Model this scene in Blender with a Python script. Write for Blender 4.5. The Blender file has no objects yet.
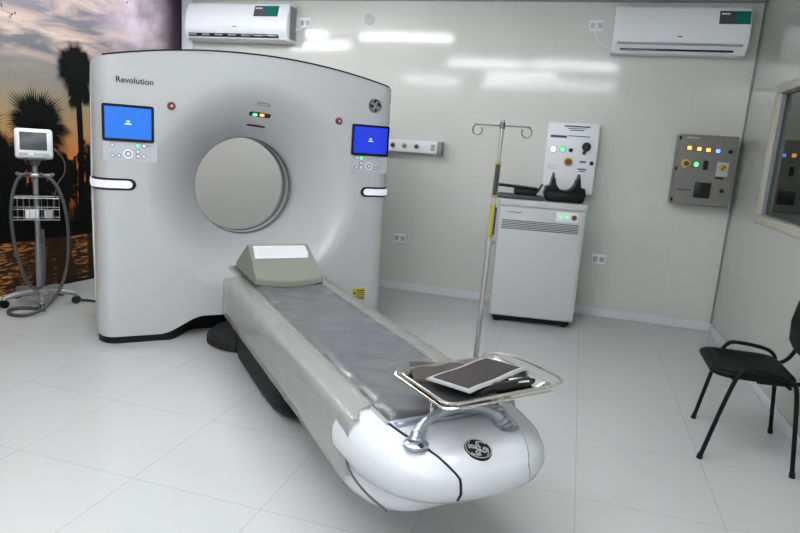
import bpy, bmesh, math, random
from math import sin, cos, pi, sqrt, radians
from mathutils import Vector, Matrix
random.seed(7)
SC = bpy.context.scene
COL = SC.collection

# ---------------------------------------------------------------- camera
def make_camera():
    f, cx, cy, cz, yaw, pitch, roll = 618.38, -0.74265, -2.59952, 1.45145, -0.270542, 0.193889, 0.069748
    fwd = Vector((sin(yaw)*cos(pitch), cos(yaw)*cos(pitch), -sin(pitch)))
    right = Vector((cos(yaw), -sin(yaw), 0.0)); up = right.cross(fwd)
    r2 = right*cos(roll) + up*sin(roll); u2 = -right*sin(roll) + up*cos(roll)
    cam = bpy.data.cameras.new('camera'); cam.sensor_width = 36; cam.lens = 36*f/800
    cam.clip_start = .05
    o = bpy.data.objects.new('camera', cam); COL.objects.link(o)
    m = Matrix((r2, u2, -fwd)).transposed().to_4x4(); m.translation = (cx, cy, cz)
    o.matrix_world = m
    SC.camera = o
make_camera()

# ---------------------------------------------------------------- world and exposure
W = bpy.data.worlds.new('world'); SC.world = W; W.use_nodes = True
W.node_tree.nodes['Background'].inputs[0].default_value = (.8, .85, .9, 1)
W.node_tree.nodes['Background'].inputs[1].default_value = .3
SC.view_settings.view_transform = 'Standard'; SC.view_settings.look = 'None'
SC.view_settings.gamma = 1; SC.view_settings.use_curve_mapping = False
SC.view_settings.exposure = 0.0
PANEL_POWER = 24.5        # emission of the ceiling light panels

# ---------------------------------------------------------------- materials
def mat(name, col, rough=.5, metal=0., coat=0., emit=None, es=1., alpha=1., trans=0., ior=1.45, spec=.5):
    m = bpy.data.materials.new(name); m.use_nodes = True
    b = m.node_tree.nodes['Principled BSDF']
    b.inputs['Base Color'].default_value = (*col, 1); b.inputs['Roughness'].default_value = rough
    b.inputs['Metallic'].default_value = metal; b.inputs['Coat Weight'].default_value = coat
    b.inputs['Coat Roughness'].default_value = .05
    b.inputs['IOR'].default_value = ior; b.inputs['Transmission Weight'].default_value = trans
    b.inputs['Specular IOR Level'].default_value = spec
    b.inputs['Alpha'].default_value = alpha
    if emit:
        b.inputs['Emission Color'].default_value = (*emit, 1); b.inputs['Emission Strength'].default_value = es
    return m
def N_(m, t, **kw):
    n = m.node_tree.nodes.new(t)
    for k, v in kw.items(): setattr(n, k, v)
    return n
def L_(m, a, b): m.node_tree.links.new(a, b)
def bsdf(m): return m.node_tree.nodes['Principled BSDF']
def add_bump(m, scale, strength, dist=.01, detail=3, stretch=(1,1,1), coords='Object'):
    tc = N_(m, 'ShaderNodeTexCoord'); mp = N_(m, 'ShaderNodeMapping'); mp.inputs['Scale'].default_value = stretch
    nz = N_(m, 'ShaderNodeTexNoise'); nz.inputs['Scale'].default_value = scale; nz.inputs['Detail'].default_value = detail
    bp = N_(m, 'ShaderNodeBump'); bp.inputs['Strength'].default_value = strength; bp.inputs['Distance'].default_value = dist
    L_(m, tc.outputs[coords], mp.inputs[0]); L_(m, mp.outputs[0], nz.inputs['Vector'])
    L_(m, nz.outputs['Fac'], bp.inputs['Height']); L_(m, bp.outputs[0], bsdf(m).inputs['Normal'])
    return nz
def tile_material(name, base, grout, axes, size, offset, gw, rough, tilt, var=.03, wave=.0, spec=.5, wavescale=1.2):
    """square glazed tiles laid out in world metres; every tile sits very slightly out of true"""
    m = mat(name, base, rough, spec=spec)
    geo = N_(m, 'ShaderNodeNewGeometry'); sep = N_(m, 'ShaderNodeSeparateXYZ'); L_(m, geo.outputs['Position'], sep.inputs[0])
    cells, masks = [], []
    for k, ax in enumerate(axes):
        a = N_(m, 'ShaderNodeMath', operation='SUBTRACT'); L_(m, sep.outputs[ax], a.inputs[0]); a.inputs[1].default_value = offset[k]
        d = N_(m, 'ShaderNodeMath', operation='DIVIDE'); L_(m, a.outputs[0], d.inputs[0]); d.inputs[1].default_value = size[k]
        fl = N_(m, 'ShaderNodeMath', operation='FLOOR'); L_(m, d.outputs[0], fl.inputs[0]); cells.append(fl)
        fr = N_(m, 'ShaderNodeMath', operation='PINGPONG'); L_(m, d.outputs[0], fr.inputs[0]); fr.inputs[1].default_value = .5
        lt = N_(m, 'ShaderNodeMath', operation='LESS_THAN'); L_(m, fr.outputs[0], lt.inputs[0]); lt.inputs[1].default_value = gw/size[k]/2
        masks.append(lt)
    mx = N_(m, 'ShaderNodeMath', operation='MAXIMUM'); L_(m, masks[0].outputs[0], mx.inputs[0]); L_(m, masks[1].outputs[0], mx.inputs[1])
    cv = N_(m, 'ShaderNodeCombineXYZ'); L_(m, cells[0].outputs[0], cv.inputs[0]); L_(m, cells[1].outputs[0], cv.inputs[1])
    wn = N_(m, 'ShaderNodeTexWhiteNoise', noise_dimensions='3D'); L_(m, cv.outputs[0], wn.inputs['Vector'])
    # colour
    hv = N_(m, 'ShaderNodeMath', operation='MULTIPLY_ADD'); L_(m, wn.outputs['Value'], hv.inputs[0]); hv.inputs[1].default_value = var; hv.inputs[2].default_value = 1-var/2
    vs = N_(m, 'ShaderNodeVectorMath', operation='SCALE'); vs.inputs[0].default_value = base; L_(m, hv.outputs[0], vs.inputs['Scale'])
    mixc = N_(m, 'ShaderNodeMix', data_type='RGBA'); L_(m, mx.outputs[0], mixc.inputs['Factor']); L_(m, vs.outputs[0], mixc.inputs['A']); mixc.inputs['B'].default_value = (*grout, 1)
    L_(m, mixc.outputs['Result'], bsdf(m).inputs['Base Color'])
    # normal
    sb = N_(m, 'ShaderNodeVectorMath', operation='SUBTRACT'); L_(m, wn.outputs['Color'], sb.inputs[0]); sb.inputs[1].default_value = (.5,.5,.5)
    sc = N_(m, 'ShaderNodeVectorMath', operation='SCALE'); L_(m, sb.outputs[0], sc.inputs[0]); sc.inputs['Scale'].default_value = tilt
    ad = N_(m, 'ShaderNodeVectorMath', operation='ADD'); L_(m, geo.outputs['Normal'], ad.inputs[0]); L_(m, sc.outputs[0], ad.inputs[1])
    out = ad
    if wave:
        nz = N_(m, 'ShaderNodeTexNoise'); nz.inputs['Scale'].default_value = wavescale; nz.inputs['Detail'].default_value = 1
        L_(m, geo.outputs['Position'], nz.inputs['Vector'])
        s2 = N_(m, 'ShaderNodeVectorMath', operation='SUBTRACT'); L_(m, nz.outputs['Color'], s2.inputs[0]); s2.inputs[1].default_value = (.5,.5,.5)
        s3 = N_(m, 'ShaderNodeVectorMath', operation='SCALE'); L_(m, s2.outputs[0], s3.inputs[0]); s3.inputs['Scale'].default_value = wave
        a2 = N_(m, 'ShaderNodeVectorMath', operation='ADD'); L_(m, ad.outputs[0], a2.inputs[0]); L_(m, s3.outputs[0], a2.inputs[1]); out = a2
    nm = N_(m, 'ShaderNodeVectorMath', operation='NORMALIZE'); L_(m, out.outputs[0], nm.inputs[0])
    L_(m, nm.outputs[0], bsdf(m).inputs['Normal'])
    return m

M = {}
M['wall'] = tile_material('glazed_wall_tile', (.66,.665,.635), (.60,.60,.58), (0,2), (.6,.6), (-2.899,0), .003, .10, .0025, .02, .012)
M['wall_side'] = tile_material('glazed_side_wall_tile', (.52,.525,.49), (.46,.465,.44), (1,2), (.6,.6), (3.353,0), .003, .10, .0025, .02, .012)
M['floor'] = tile_material('polished_floor_tile', (.55,.56,.555), (.42,.42,.41), (0,1), (.6,.6), (0,0), .004, .08, .003, .015, .004, spec=.38)
M['ceil'] = mat('ceiling_white', (.85,.85,.84), .7)
M['paint'] = mat('front_wall_paint', (.85,.85,.84), .7)
M['white'] = mat('gantry_white', (.53,.54,.555), .25, coat=.3)
M['white2'] = mat('table_white', (.62,.635,.68), .25, coat=.3)
M['plastic'] = mat('white_plastic', (.86,.88,.92), .35)
M['offwhite'] = mat('cabinet_white', (.60,.61,.62), .35)
M['trimwhite'] = mat('trim_white', (.72,.73,.78), .3)
M['black'] = mat('black_plastic', (.007,.007,.008), .4, spec=.3)
M['blackmatte'] = mat('black_matte', (.018,.018,.02), .7)
M['gloss_black'] = mat('glossy_black', (.008,.008,.012), .12)
M['dgrey'] = mat('dark_grey', (.08,.08,.09), .5)
M['grey'] = mat('mid_grey', (.25,.26,.28), .45)
M['lgrey'] = mat('light_grey', (.48,.49,.52), .4)
M['keypad'] = mat('keypad_grey', (.54,.55,.60), .3)
M['chrome'] = mat('chrome', (.75,.73,.68), .16, 1.)
M['darksteel'] = mat('dull_steel', (.16,.16,.16), .35, .8)
M['polelabel'] = mat('worn_yellow_label', (.33,.30,.06), .5)
M['steel'] = mat('brushed_steel', (.50,.50,.50), .3, 1.)
M['stain'] = mat('stainless_tray', (.62,.61,.58), .2, 1.)
M['handle'] = mat('silver_handle', (.42,.45,.52), .28, .8)
M['foam'] = mat('beige_foam_cover', (.20,.205,.172), .5)
M['foamlabel'] = mat('white_label', (.66,.67,.70), .5)
M['red'] = mat('red_button', (.22,.03,.035), .35)
M['panelgrey'] = mat('panel_grey', (.20,.195,.18), .45)
M['yellow'] = mat('yellow', (.62,.50,.05), .5)
M['ylabel'] = mat('yellow_label', (.58,.50,.07), .5)
M['winframe'] = mat('window_frame_cream', (.50,.49,.42), .45)
M['teal'] = mat('teal_sticker', (.0,.16,.13), .4)
M['navy'] = mat('navy_stripe', (.03,.04,.16), .4)
M['screen_l'] = mat('screen_blue', (.01,.02,.05), .3, emit=(.012,.19,.86), es=1.0)
M['screen_r'] = mat('screen_deep_blue', (.01,.02,.05), .3, emit=(.010,.035,.72), es=1.0)
M['lcd'] = mat('dull_lcd', (.07,.08,.09), .25)
M['barlight'] = mat('light_bar_glow', (.45,.45,.5), .4, emit=(.86,.84,1.), es=.62)
M['led_orange'] = mat('orange_lamp', (.9,.4,.1), .4, emit=(1.,.33,.06), es=2.2)
M['led_blue'] = mat('blue_lamp', (.2,.3,.9), .4, emit=(.12,.22,1.), es=2.5)
M['led_green'] = mat('green_lamp', (.2,.9,.4), .4, emit=(.12,1.,.3), es=1.6)
M['led_white'] = mat('white_lamp', (.9,.9,.9), .4, emit=(.9,1.,.95), es=1.2)
M['seat'] = mat('chair_black', (.005,.005,.006), .5, spec=.22)
M['strap'] = mat('strap_charcoal', (.035,.030,.030), .75)
M['brownpad'] = mat('dark_brown_pad', (.055,.045,.040), .7)
M['strapborder'] = mat('strap_grey_border', (.36,.37,.38), .6)
M['rubber'] = mat('grey_rubber_hose', (.06,.06,.065), .5)
M['standgrey'] = mat('stand_grey', (.30,.31,.32), .35, .5)
M['wire'] = mat('basket_wire', (.30,.30,.29), .35, .7)
M['text'] = mat('dark_lettering', (.03,.03,.05), .5)
M['silverline'] = mat('silver_emblem_line', (.45,.46,.47), .35, .4)
M['control'] = mat('control_room_paint', (.10,.13,.12), .6)
M['lamp_panel'] = mat('lamp_diffuser', (.9,.9,.9), .5, emit=(.95,.98,1.), es=PANEL_POWER)
M['lamp_round'] = mat('round_lamp_diffuser', (.9,.9,.9), .5, emit=(1.,.98,.95), es=12)
# grey vinyl mattress with creases
M['mattress'] = mat('grey_vinyl', (.12,.124,.13), .28, coat=.2)
add_bump(M['mattress'], 4.5, .4, .03, 2, (1,1.8,1))
# cloudy clear plastic drape
M['drape'] = mat('cloudy_plastic_drape', (.38,.38,.36), .25, coat=.3, alpha=.5)
add_bump(M['drape'], 7, .35, .02, 3, (2,.6,2))
# table scuffed bellows
M['pedblack'] = mat('satin_black', (.006,.006,.007), .5, spec=.15)
M['bellows'] = mat('black_rubber', (.014,.014,.015), .6)
# window glass
def glass_mat():
    m = bpy.data.materials.new('tinted_window_glass'); m.use_nodes = True
    nt = m.node_tree; nt.nodes.remove(nt.nodes['Principled BSDF']); out = nt.nodes['Material Output']
    tr = N_(m, 'ShaderNodeBsdfTransparent'); tr.inputs[0].default_value = (.50,.62,.56,1)
    gl = N_(m, 'ShaderNodeBsdfGlossy'); gl.inputs['Roughness'].default_value = .01; gl.inputs[0].default_value = (.9,.95,.92,1)
    fr = N_(m, 'ShaderNodeFresnel'); fr.inputs[0].default_value = 1.7
    mx = N_(m, 'ShaderNodeMixShader'); L_(m, fr.outputs[0], mx.inputs[0]); L_(m, tr.outputs[0], mx.inputs[1]); L_(m, gl.outputs[0], mx.inputs[2])
    L_(m, mx.outputs[0], out.inputs[0]); return m
M['glass'] = glass_mat()

# ---------------------------------------------------------------- mesh helpers
class MB:
    """collects shapes and links them as ONE mesh object"""
    def __init__(s): s.v = []; s.f = []
    def add(s, vs, fs):
        n = len(s.v); s.v += [tuple(v) for v in vs]; s.f += [tuple(i+n for i in f) for f in fs]; return s
    def box(s, c, d, bev=0., rot=None):
        bm = bmesh.new(); bmesh.ops.create_cube(bm, size=1)
        for v in bm.verts: v.co = Vector((v.co.x*d[0], v.co.y*d[1], v.co.z*d[2]))
        if bev > 0:
            bmesh.ops.bevel(bm, geom=list(bm.edges), offset=min(bev, min(d)*.49), segments=3, profile=.5, affect='EDGES')
        R = rot.to_3x3() if rot is not None else Matrix.Identity(3)
        bm.verts.index_update()
        s.add([R @ v.co + Vector(c) for v in bm.verts], [[v.index for v in f.verts] for f in bm.faces]); bm.free(); return s
    def bx(s, x0, x1, y0, y1, z0, z1, bev=0.):
        return s.box(((x0+x1)/2, (y0+y1)/2, (z0+z1)/2), (abs(x1-x0), abs(y1-y0), abs(z1-z0)), bev)
    def cyl(s, a, b, r, r2=None, n=20, cap=True):
        a = Vector(a); b = Vector(b); r2 = r if r2 is None else r2; d = (b-a).normalized()
        u = d.orthogonal().normalized(); w = d.cross(u); vs = []
        for p, q in ((a, r), (b, r2)):
            for i in range(n):
                t = 2*pi*i/n; vs.append(p + (u*cos(t)+w*sin(t))*q)
        fs = [(i, (i+1) % n, n+(i+1) % n, n+i) for i in range(n)]
        if cap: fs += [tuple(range(n))[::-1], tuple(range(n, 2*n))]
        return s.add(vs, fs)
    def tube(s, pts, r, n=10, smooth=0, closed=False, sy=1.):
        P = [Vector(p) for p in pts]
        for _ in range(smooth):
            Q = [] if closed else [P[0]]
            for i in range(len(P) if closed else len(P)-1):
                a, b = P[i], P[(i+1) % len(P)]; Q += [a.lerp(b, .25), a.lerp(b, .75)]
            if not closed: Q.append(P[-1])
            P = Q
        m = len(P); vs = []; u = None
        rs = r if isinstance(r, (list, tuple)) else [r]*m
        if len(rs) != m: rs = [rs[min(len(rs)-1, int(i/(m-1)*(len(rs)-1)+.5))] for i in range(m)]
        for i, p in enumerate(P):
            if closed: t = P[(i+1) % m]-P[i-1]
            else: t = P[min(i+1, m-1)]-P[max(i-1, 0)]
            t.normalize()
            u = t.orthogonal() if u is None else u - t*u.dot(t)
            u.normalize(); w = t.cross(u)
            for k in range(n):
                a = 2*pi*k/n; vs.append(p + (u*cos(a)+w*sin(a)*sy)*rs[i])
        fs = []
        for i in range(m if closed else m-1):
            j = (i+1) % m
            for k in range(n): fs.append((i*n+k, i*n+(k+1) % n, j*n+(k+1) % n, j*n+k))
        if not closed: fs += [tuple(range(n))[::-1], tuple(range((m-1)*n, m*n))]
        return s.add(vs, fs)
    def grid(s, rows, closed_u=False, closed_v=False):
        a = len(rows); b = len(rows[0]); vs = [p for r in rows for p in r]; fs = []
        for i in range(a if closed_v else a-1):
            for k in range(b if closed_u else b-1):
                i2 = (i+1) % a; k2 = (k+1) % b
                fs.append((i*b+k, i*b+k2, i2*b+k2, i2*b+k))
        return s.add(vs, fs)
    def prism(s, poly, axis, a, b):
        """polygon (2-D) extruded along an axis: 'z' poly=(x,y), 'x' poly=(y,z), 'y' poly=(x,z)"""
        def P(p, t): return {'z': (p[0], p[1], t), 'x': (t, p[0], p[1]), 'y': (p[0], t, p[1])}[axis]
        n = len(poly); vs = [P(p, a) for p in poly]+[P(p, b) for p in poly]
        return s.add(vs, [(i, (i+1) % n, n+(i+1) % n, n+i) for i in range(n)]+[tuple(range(n))[::-1], tuple(range(n, 2*n))])
    def lathe(s, prof, c, n=28):
        c = Vector(c)
        rows = [[c+Vector((r*cos(2*pi*k/n), r*sin(2*pi*k/n), z)) for k in range(n)] for r, z in prof]
        return s.grid(rows, closed_u=True)
    def build(s, name, m, parent=None, smooth=35, bevel=0., weld=False):
        me = bpy.data.meshes.new(name); me.from_pydata(s.v, [], s.f); me.update()
        bm = bmesh.new(); bm.from_mesh(me)
        if weld: bmesh.ops.remove_doubles(bm, verts=bm.verts, dist=1e-5)
        bmesh.ops.recalc_face_normals(bm, faces=bm.faces)
        bm.to_mesh(me); bm.free()
        if smooth is not None:
            for p in me.polygons: p.use_smooth = True
            me.set_sharp_from_angle(angle=radians(smooth))
        o = bpy.data.objects.new(name, me); COL.objects.link(o)
        me.materials.append(m if not isinstance(m, str) else M[m])
        if parent: o.parent = parent
        if bevel:
            b = o.modifiers.new('bevel', 'BEVEL'); b.width = bevel; b.segments = 3; b.limit_method = 'ANGLE'; b.angle_limit = radians(40)
        return o
def tag(o, label, cat, group=None, kind=None):
    o['label'] = label; o['category'] = cat
    if group: o['group'] = group
    if kind: o['kind'] = kind
    return o
def thing(name, label, cat, loc=(0,0,0), rz=0., group=None):
    o = bpy.data.objects.new(name, None); COL.objects.link(o); o.location = loc; o.rotation_euler = (0,0,rz)
    o.empty_display_size = .1
    return tag(o, label, cat, group)
def struct(o): o['kind'] = 'structure'; return o
def text_mesh(body, size, name, m, parent, origin, xdir, ydir, depth=.001, align='LEFT', bold=0.):
    """lettering as a thin mesh; xdir along the line, ydir up"""
    cu = bpy.data.curves.new(name, 'FONT'); cu.body = body; cu.size = size; cu.extrude = depth/2; cu.offset = bold
    cu.align_x = align; cu.align_y = 'BOTTOM_BASELINE'; cu.resolution_u = 3
    t = bpy.data.objects.new(name+'_tmp', cu); COL.objects.link(t)
    dg = bpy.context.evaluated_depsgraph_get(); me = bpy.data.meshes.new_from_object(t.evaluated_get(dg))
    bpy.data.objects.remove(t); bpy.data.curves.remove(cu)
    me.name = name; o = bpy.data.objects.new(name, me); COL.objects.link(o)
    x = Vector(xdir).normalized(); y = Vector(ydir).normalized(); z = x.cross(y)
    mm = Matrix((x, y, z)).transposed().to_4x4(); mm.translation = Vector(origin)
    me.transform(mm); me.materials.clear(); me.materials.append(M[m])
    if parent: o.parent = parent
    return o

# ================================================================ the setting
XR, YB, ZC, YF = .540, 3.353, 2.80, -4.0
LW0 = Vector((-4.95, YB)); LWD = Vector((-.119, -1)).normalized()     # the mural wall runs slightly out of square
def lw(t, off=0.):                                                     # point on the mural wall, t metres from the back corner
    n = Vector((-LWD.y, LWD.x)); p = LW0 + LWD*t + n*off               # n points into the room
    return p
XLF = lw(7.42).x
b = MB(); b.add([(XLF-.3, YF-.2, 0), (XR+.2, YF-.2, 0), (XR+.2, YB+.2, 0), (XLF-.3, YB+.2, 0), (XLF-.3, YF-.2, -.1), (XR+.2, YF-.2, -.1), (XR+.2, YB+.2, -.1), (XLF-.3, YB+.2, -.1)],
                [(0,1,2,3), (7,6,5,4), (0,4,5,1), (1,5,6,2), (2,6,7,3), (3,7,4,0)])
struct(b.build('floor', 'floor', smooth=None))
b = MB().bx(XLF-.3, XR+.2, YF-.2, YB+.2, ZC, ZC+.1); struct(b.build('ceiling', 'ceil', smooth=None))
b = MB().bx(-5.2, XR+.2, YB, YB+.15, 0, ZC); struct(b.build('wall_back', 'wall', smooth=None))
b = MB().bx(XLF-.3, XR+.2, YF-.15, YF, 0, ZC); struct(b.build('wall_front', 'paint', smooth=None))
# right wall with the window opening
WY0, WY1, WZ0, WZ1 = .75, 2.50, 1.075, 2.045
b = MB()
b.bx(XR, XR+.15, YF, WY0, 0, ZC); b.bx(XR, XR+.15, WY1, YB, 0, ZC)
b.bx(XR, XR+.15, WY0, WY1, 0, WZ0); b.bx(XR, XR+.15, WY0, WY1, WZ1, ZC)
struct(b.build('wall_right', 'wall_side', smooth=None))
# left wall
def wall_poly(t0, t1, o0, o1, z0, z1):
    pts = [lw(t0, o0), lw(t1, o0), lw(t1, o1), lw(t0, o1)]
    m_ = MB(); return m_.prism([(p.x, p.y) for p in pts], 'z', z0, z1)
struct(wall_poly(-.02, 7.45, 0, -.15, 0, ZC).build('wall_left', 'wall_side', smooth=None))
# baseboards
b = MB().bx(-4.94, XR, YB-.012, YB, 0, .075, .003); struct(b.build('baseboard_back', 'trimwhite'))
b = MB().bx(XR-.012, XR, YF, YB-.012, 0, .075, .003); struct(b.build('baseboard_right', 'trimwhite'))
# slim metal corner strip and dark shadow joint below the ceiling
b = MB().bx(XR-.012, XR, YB-.012, YB, .075, ZC, .003); struct(b.build('trim_1', 'grey'))
b = MB().bx(-4.94, XR, YB-.015, YB, ZC-.018, ZC, .003); struct(b.build('trim_2', 'grey'))
b = MB().bx(XR-.015, XR, YF, YB-.015, ZC-.018, ZC, .003); struct(b.build('trim_3', 'grey'))
b = MB().bx(-4.93, -4.80, YB-.05, YB, .075, ZC-.03, .006); struct(b.build('trim_4', 'trimwhite'))
# window: frame, glass, dim control room beyond
win = bpy.data.objects.new('window_1', None); COL.objects.link(win); win.location = (XR, (WY0+WY1)/2, WZ0); struct(win)
def wbx(m_, y0, y1, z0, z1, x0=-.02, x1=.10, bev=.004):
    m_.bx(x0, x1, y0-win.location.y, y1-win.location.y, z0-WZ0, z1-WZ0, bev)
b = MB(); fw = .055
wbx(b, WY0, WY1, WZ0, WZ0+fw); wbx(b, WY0, WY1, WZ1-fw, WZ1); wbx(b, WY0, WY0+fw, WZ0+fw, WZ1-fw); wbx(b, WY1-fw, WY1, WZ0+fw, WZ1-fw)
b.build('window_frame', 'winframe', win)
b = MB(); wbx(b, WY0+fw, WY1-fw, WZ0+fw, WZ1-fw, .028, .036, 0); b.build('glass_pane', 'glass', win, smooth=None)
b = MB()   # rebate gasket
for (y0, y1, z0, z1) in ((WY1-fw-.012, WY1-fw, WZ0+fw, WZ1-fw), (WY0+fw, WY0+fw+.012, WZ0+fw, WZ1-fw), (WY0+fw, WY1-fw, WZ0+fw, WZ0+fw+.008), (WY0+fw, WY1-fw, WZ1-fw-.008, WZ1-fw)):
    wbx(b, y0, y1, z0, z1, .005, .03, 0)
b.build('gasket', 'grey', win, smooth=None)
b = MB(); X0, X1 = XR+.15, XR+2.2     # control room shell
b.bx(X1, X1+.05, .0, 3.4, .2, 2.6); b.bx(X0, X1, -.05, .0, .2, 2.6); b.bx(X0, X1, 3.4, 3.45, .2, 2.6); b.bx(X0, X1, .0, 3.4, .15, .2); b.bx(X0, X1, .0, 3.4, 2.6, 2.65)
struct(b.build('wall_control_room', 'control', smooth=None))

# ================================================================ mural on the left wall
def mural_material():
    m = mat('printed_sunset_mural', (.5,.4,.4), .4, spec=.2)
    nt = m.node_tree; geo = N_(m, 'ShaderNodeNewGeometry'); sep = N_(m, 'ShaderNodeSeparateXYZ'); L_(m, geo.outputs['Position'], sep.inputs[0])
    # base vertical sky gradient by height
    mr = N_(m, 'ShaderNodeMapRange'); mr.inputs['From Min'].default_value = 0; mr.inputs['From Max'].default_value = 2.8; L_(m, sep.outputs[2], mr.inputs[0])
    rp = N_(m, 'ShaderNodeValToRGB'); L_(m, mr.outputs[0], rp.inputs[0]); e = rp.color_ramp.elements
    e[0].position = 0; e[0].color = (.010,.006,.005,1); e[1].position = 1; e[1].color = (.16,.15,.20,1)
    for p_, c_ in ((.03,(.03,.016,.008)), (.17,(.035,.018,.008)), (.22,(.02,.012,.01)), (.27,(.40,.09,.02)), (.34,(.70,.17,.03)), (.42,(.62,.20,.06)), (.48,(.44,.24,.10)), (.55,(.30,.23,.13)), (.62,(.22,.20,.17)), (.72,(.13,.135,.15)), (.85,(.17,.16,.19))):
        x = e.new(p_); x.color = (*c_, 1)
    # streaky clouds: stretched noise, rotated in the wall's (y,z) plane
    mp = N_(m, 'ShaderNodeMapping'); L_(m, geo.outputs['Position'], mp.inputs[0])
    mp.inputs['Rotation'].default_value = (radians(38),0,0); mp.inputs['Scale'].default_value = (1,.9,3.2)
    nz = N_(m, 'ShaderNodeTexNoise'); nz.inputs['Scale'].default_value = 2.1; nz.inputs['Detail'].default_value = 7; nz.inputs['Roughness'].default_value = .55; nz.inputs['Distortion'].default_value = .5
    L_(m, mp.outputs[0], nz.inputs['Vector'])
    cr = N_(m, 'ShaderNodeValToRGB'); L_(m, nz.outputs['Fac'], cr.inputs[0]); ce = cr.color_ramp.elements
    ce[0].position = .42; ce[0].color = (0,0,0,1); ce[1].position = .68; ce[1].color = (1,1,1,1)
    hm = N_(m, 'ShaderNodeMapRange', interpolation_type='SMOOTHSTEP'); hm.inputs['From Min'].default_value = 1.75; hm.inputs['From Max'].default_value = 2.15; L_(m, sep.outputs[2], hm.inputs[0])
    mu = N_(m, 'ShaderNodeMath', operation='MULTIPLY'); L_(m, cr.outputs[0], mu.inputs[0]); L_(m, hm.outputs[0], mu.inputs[1])
    mx = N_(m, 'ShaderNodeMix', data_type='RGBA'); L_(m, mu.outputs[0], mx.inputs['Factor']); L_(m, rp.outputs[0], mx.inputs['A']); mx.inputs['B'].default_value = (.62,.46,.38,1)
    # printed sun behind cloud near the back corner
    ds = N_(m, 'ShaderNodeVectorMath', operation='DISTANCE'); L_(m, geo.outputs['Position'], ds.inputs[0]); ds.inputs[1].default_value = (-4.99,2.80,2.60)
    sn = N_(m, 'ShaderNodeMapRange', interpolation_type='SMOOTHSTEP'); L_(m, ds.outputs['Value'], sn.inputs[0]); sn.inputs['From Min'].default_value = .75; sn.inputs['From Max'].default_value = .05
    nz2 = N_(m, 'ShaderNodeTexNoise'); nz2.inputs['Scale'].default_value = 3.5; nz2.inputs['Detail'].default_value = 5; L_(m, geo.outputs['Position'], nz2.inputs['Vector'])
    m2 = N_(m, 'ShaderNodeMapRange'); L_(m, nz2.outputs['Fac'], m2.inputs[0]); m2.inputs['From Min'].default_value = .3; m2.inputs['From Max'].default_value = .6; m2.inputs['To Min'].default_value = .35
    m3 = N_(m, 'ShaderNodeMath', operation='MULTIPLY'); L_(m, sn.outputs[0], m3.inputs[0]); L_(m, m2.outputs[0], m3.inputs[1])
    mx2 = N_(m, 'ShaderNodeMix', data_type='RGBA'); L_(m, m3.outputs[0], mx2.inputs['Factor']); L_(m, mx.outputs['Result'], mx2.inputs['A']); mx2.inputs['B'].default_value = (.95,.80,.92,1)
    # dusky purple edge of the print
    ed = N_(m, 'ShaderNodeMapRange', interpolation_type='SMOOTHSTEP'); L_(m, sep.outputs[1], ed.inputs[0]); ed.inputs['From Min'].default_value = 2.95; ed.inputs['From Max'].default_value = 3.25
    mx3 = N_(m, 'ShaderNodeMix', data_type='RGBA'); L_(m, ed.outputs[0], mx3.inputs['Factor']); L_(m, mx2.outputs['Result'], mx3.inputs['A']); mx3.inputs['B'].default_value = (.05,.035,.05,1)
    # glints on the water
    mp2 = N_(m, 'ShaderNodeMapping'); L_(m, geo.outputs['Position'], mp2.inputs[0]); mp2.inputs['Scale'].default_value = (1,9,45)
    nz3 = N_(m, 'ShaderNodeTexNoise'); nz3.inputs['Scale'].default_value = 1.3; nz3.inputs['Detail'].default_value = 3; L_(m, mp2.outputs[0], nz3.inputs['Vector'])
    mp3 = N_(m, 'ShaderNodeMapping'); L_(m, geo.outputs['Position'], mp3.inputs[0]); mp3.inputs['Scale'].default_value = (1,1,.25)
    nz4 = N_(m, 'ShaderNodeTexNoise'); nz4.inputs['Scale'].default_value = 4.5; L_(m, mp3.outputs[0], nz4.inputs['Vector'])
    w1 = N_(m, 'ShaderNodeMapRange'); L_(m, nz3.outputs['Fac'], w1.inputs[0]); w1.inputs['From Min'].default_value = .50; w1.inputs['From Max'].default_value = .60
    w2 = N_(m, 'ShaderNodeMapRange'); L_(m, nz4.outputs['Fac'], w2.inputs[0]); w2.inputs['From Min'].default_value = .48; w2.inputs['From Max'].default_value = .58
    w3 = N_(m, 'ShaderNodeMapRange'); L_(m, sep.outputs[2], w3.inputs[0]); w3.inputs['From Min'].default_value = .52; w3.inputs['From Max'].default_value = .42
    a = N_(m, 'ShaderNodeMath', operation='MULTIPLY'); L_(m, w1.outputs[0], a.inputs[0]); L_(m, w2.outputs[0], a.inputs[1])
    a2 = N_(m, 'ShaderNodeMath', operation='MULTIPLY'); L_(m, a.outputs[0], a2.inputs[0]); L_(m, w3.outputs[0], a2.inputs[1])
    mx4 = N_(m, 'ShaderNodeMix', data_type='RGBA'); L_(m, a2.outputs[0], mx4.inputs['Factor']); L_(m, mx3.outputs['Result'], mx4.inputs['A']); mx4.inputs['B'].default_value = (.50,.20,.06,1)
    # dark foliage printed between the sky and the bank
    nf = N_(m, 'ShaderNodeTexNoise'); nf.inputs['Scale'].default_value = 5.5; nf.inputs['Detail'].default_value = 9; nf.inputs['Roughness'].default_value = .72
    mpf = N_(m, 'ShaderNodeMapping'); L_(m, geo.outputs['Position'], mpf.inputs[0]); mpf.inputs['Scale'].default_value = (1,1,.55); L_(m, mpf.outputs[0], nf.inputs['Vector'])
    th_ = N_(m, 'ShaderNodeMapRange'); L_(m, sep.outputs[2], th_.inputs[0])
    th_.inputs['From Min'].default_value = .55; th_.inputs['From Max'].default_value = 1.45; th_.inputs['To Min'].default_value = .46; th_.inputs['To Max'].default_value = .64
    gt = N_(m, 'ShaderNodeMath', operation='GREATER_THAN'); L_(m, nf.outputs['Fac'], gt.inputs[0]); L_(m, th_.outputs[0], gt.inputs[1])
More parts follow.
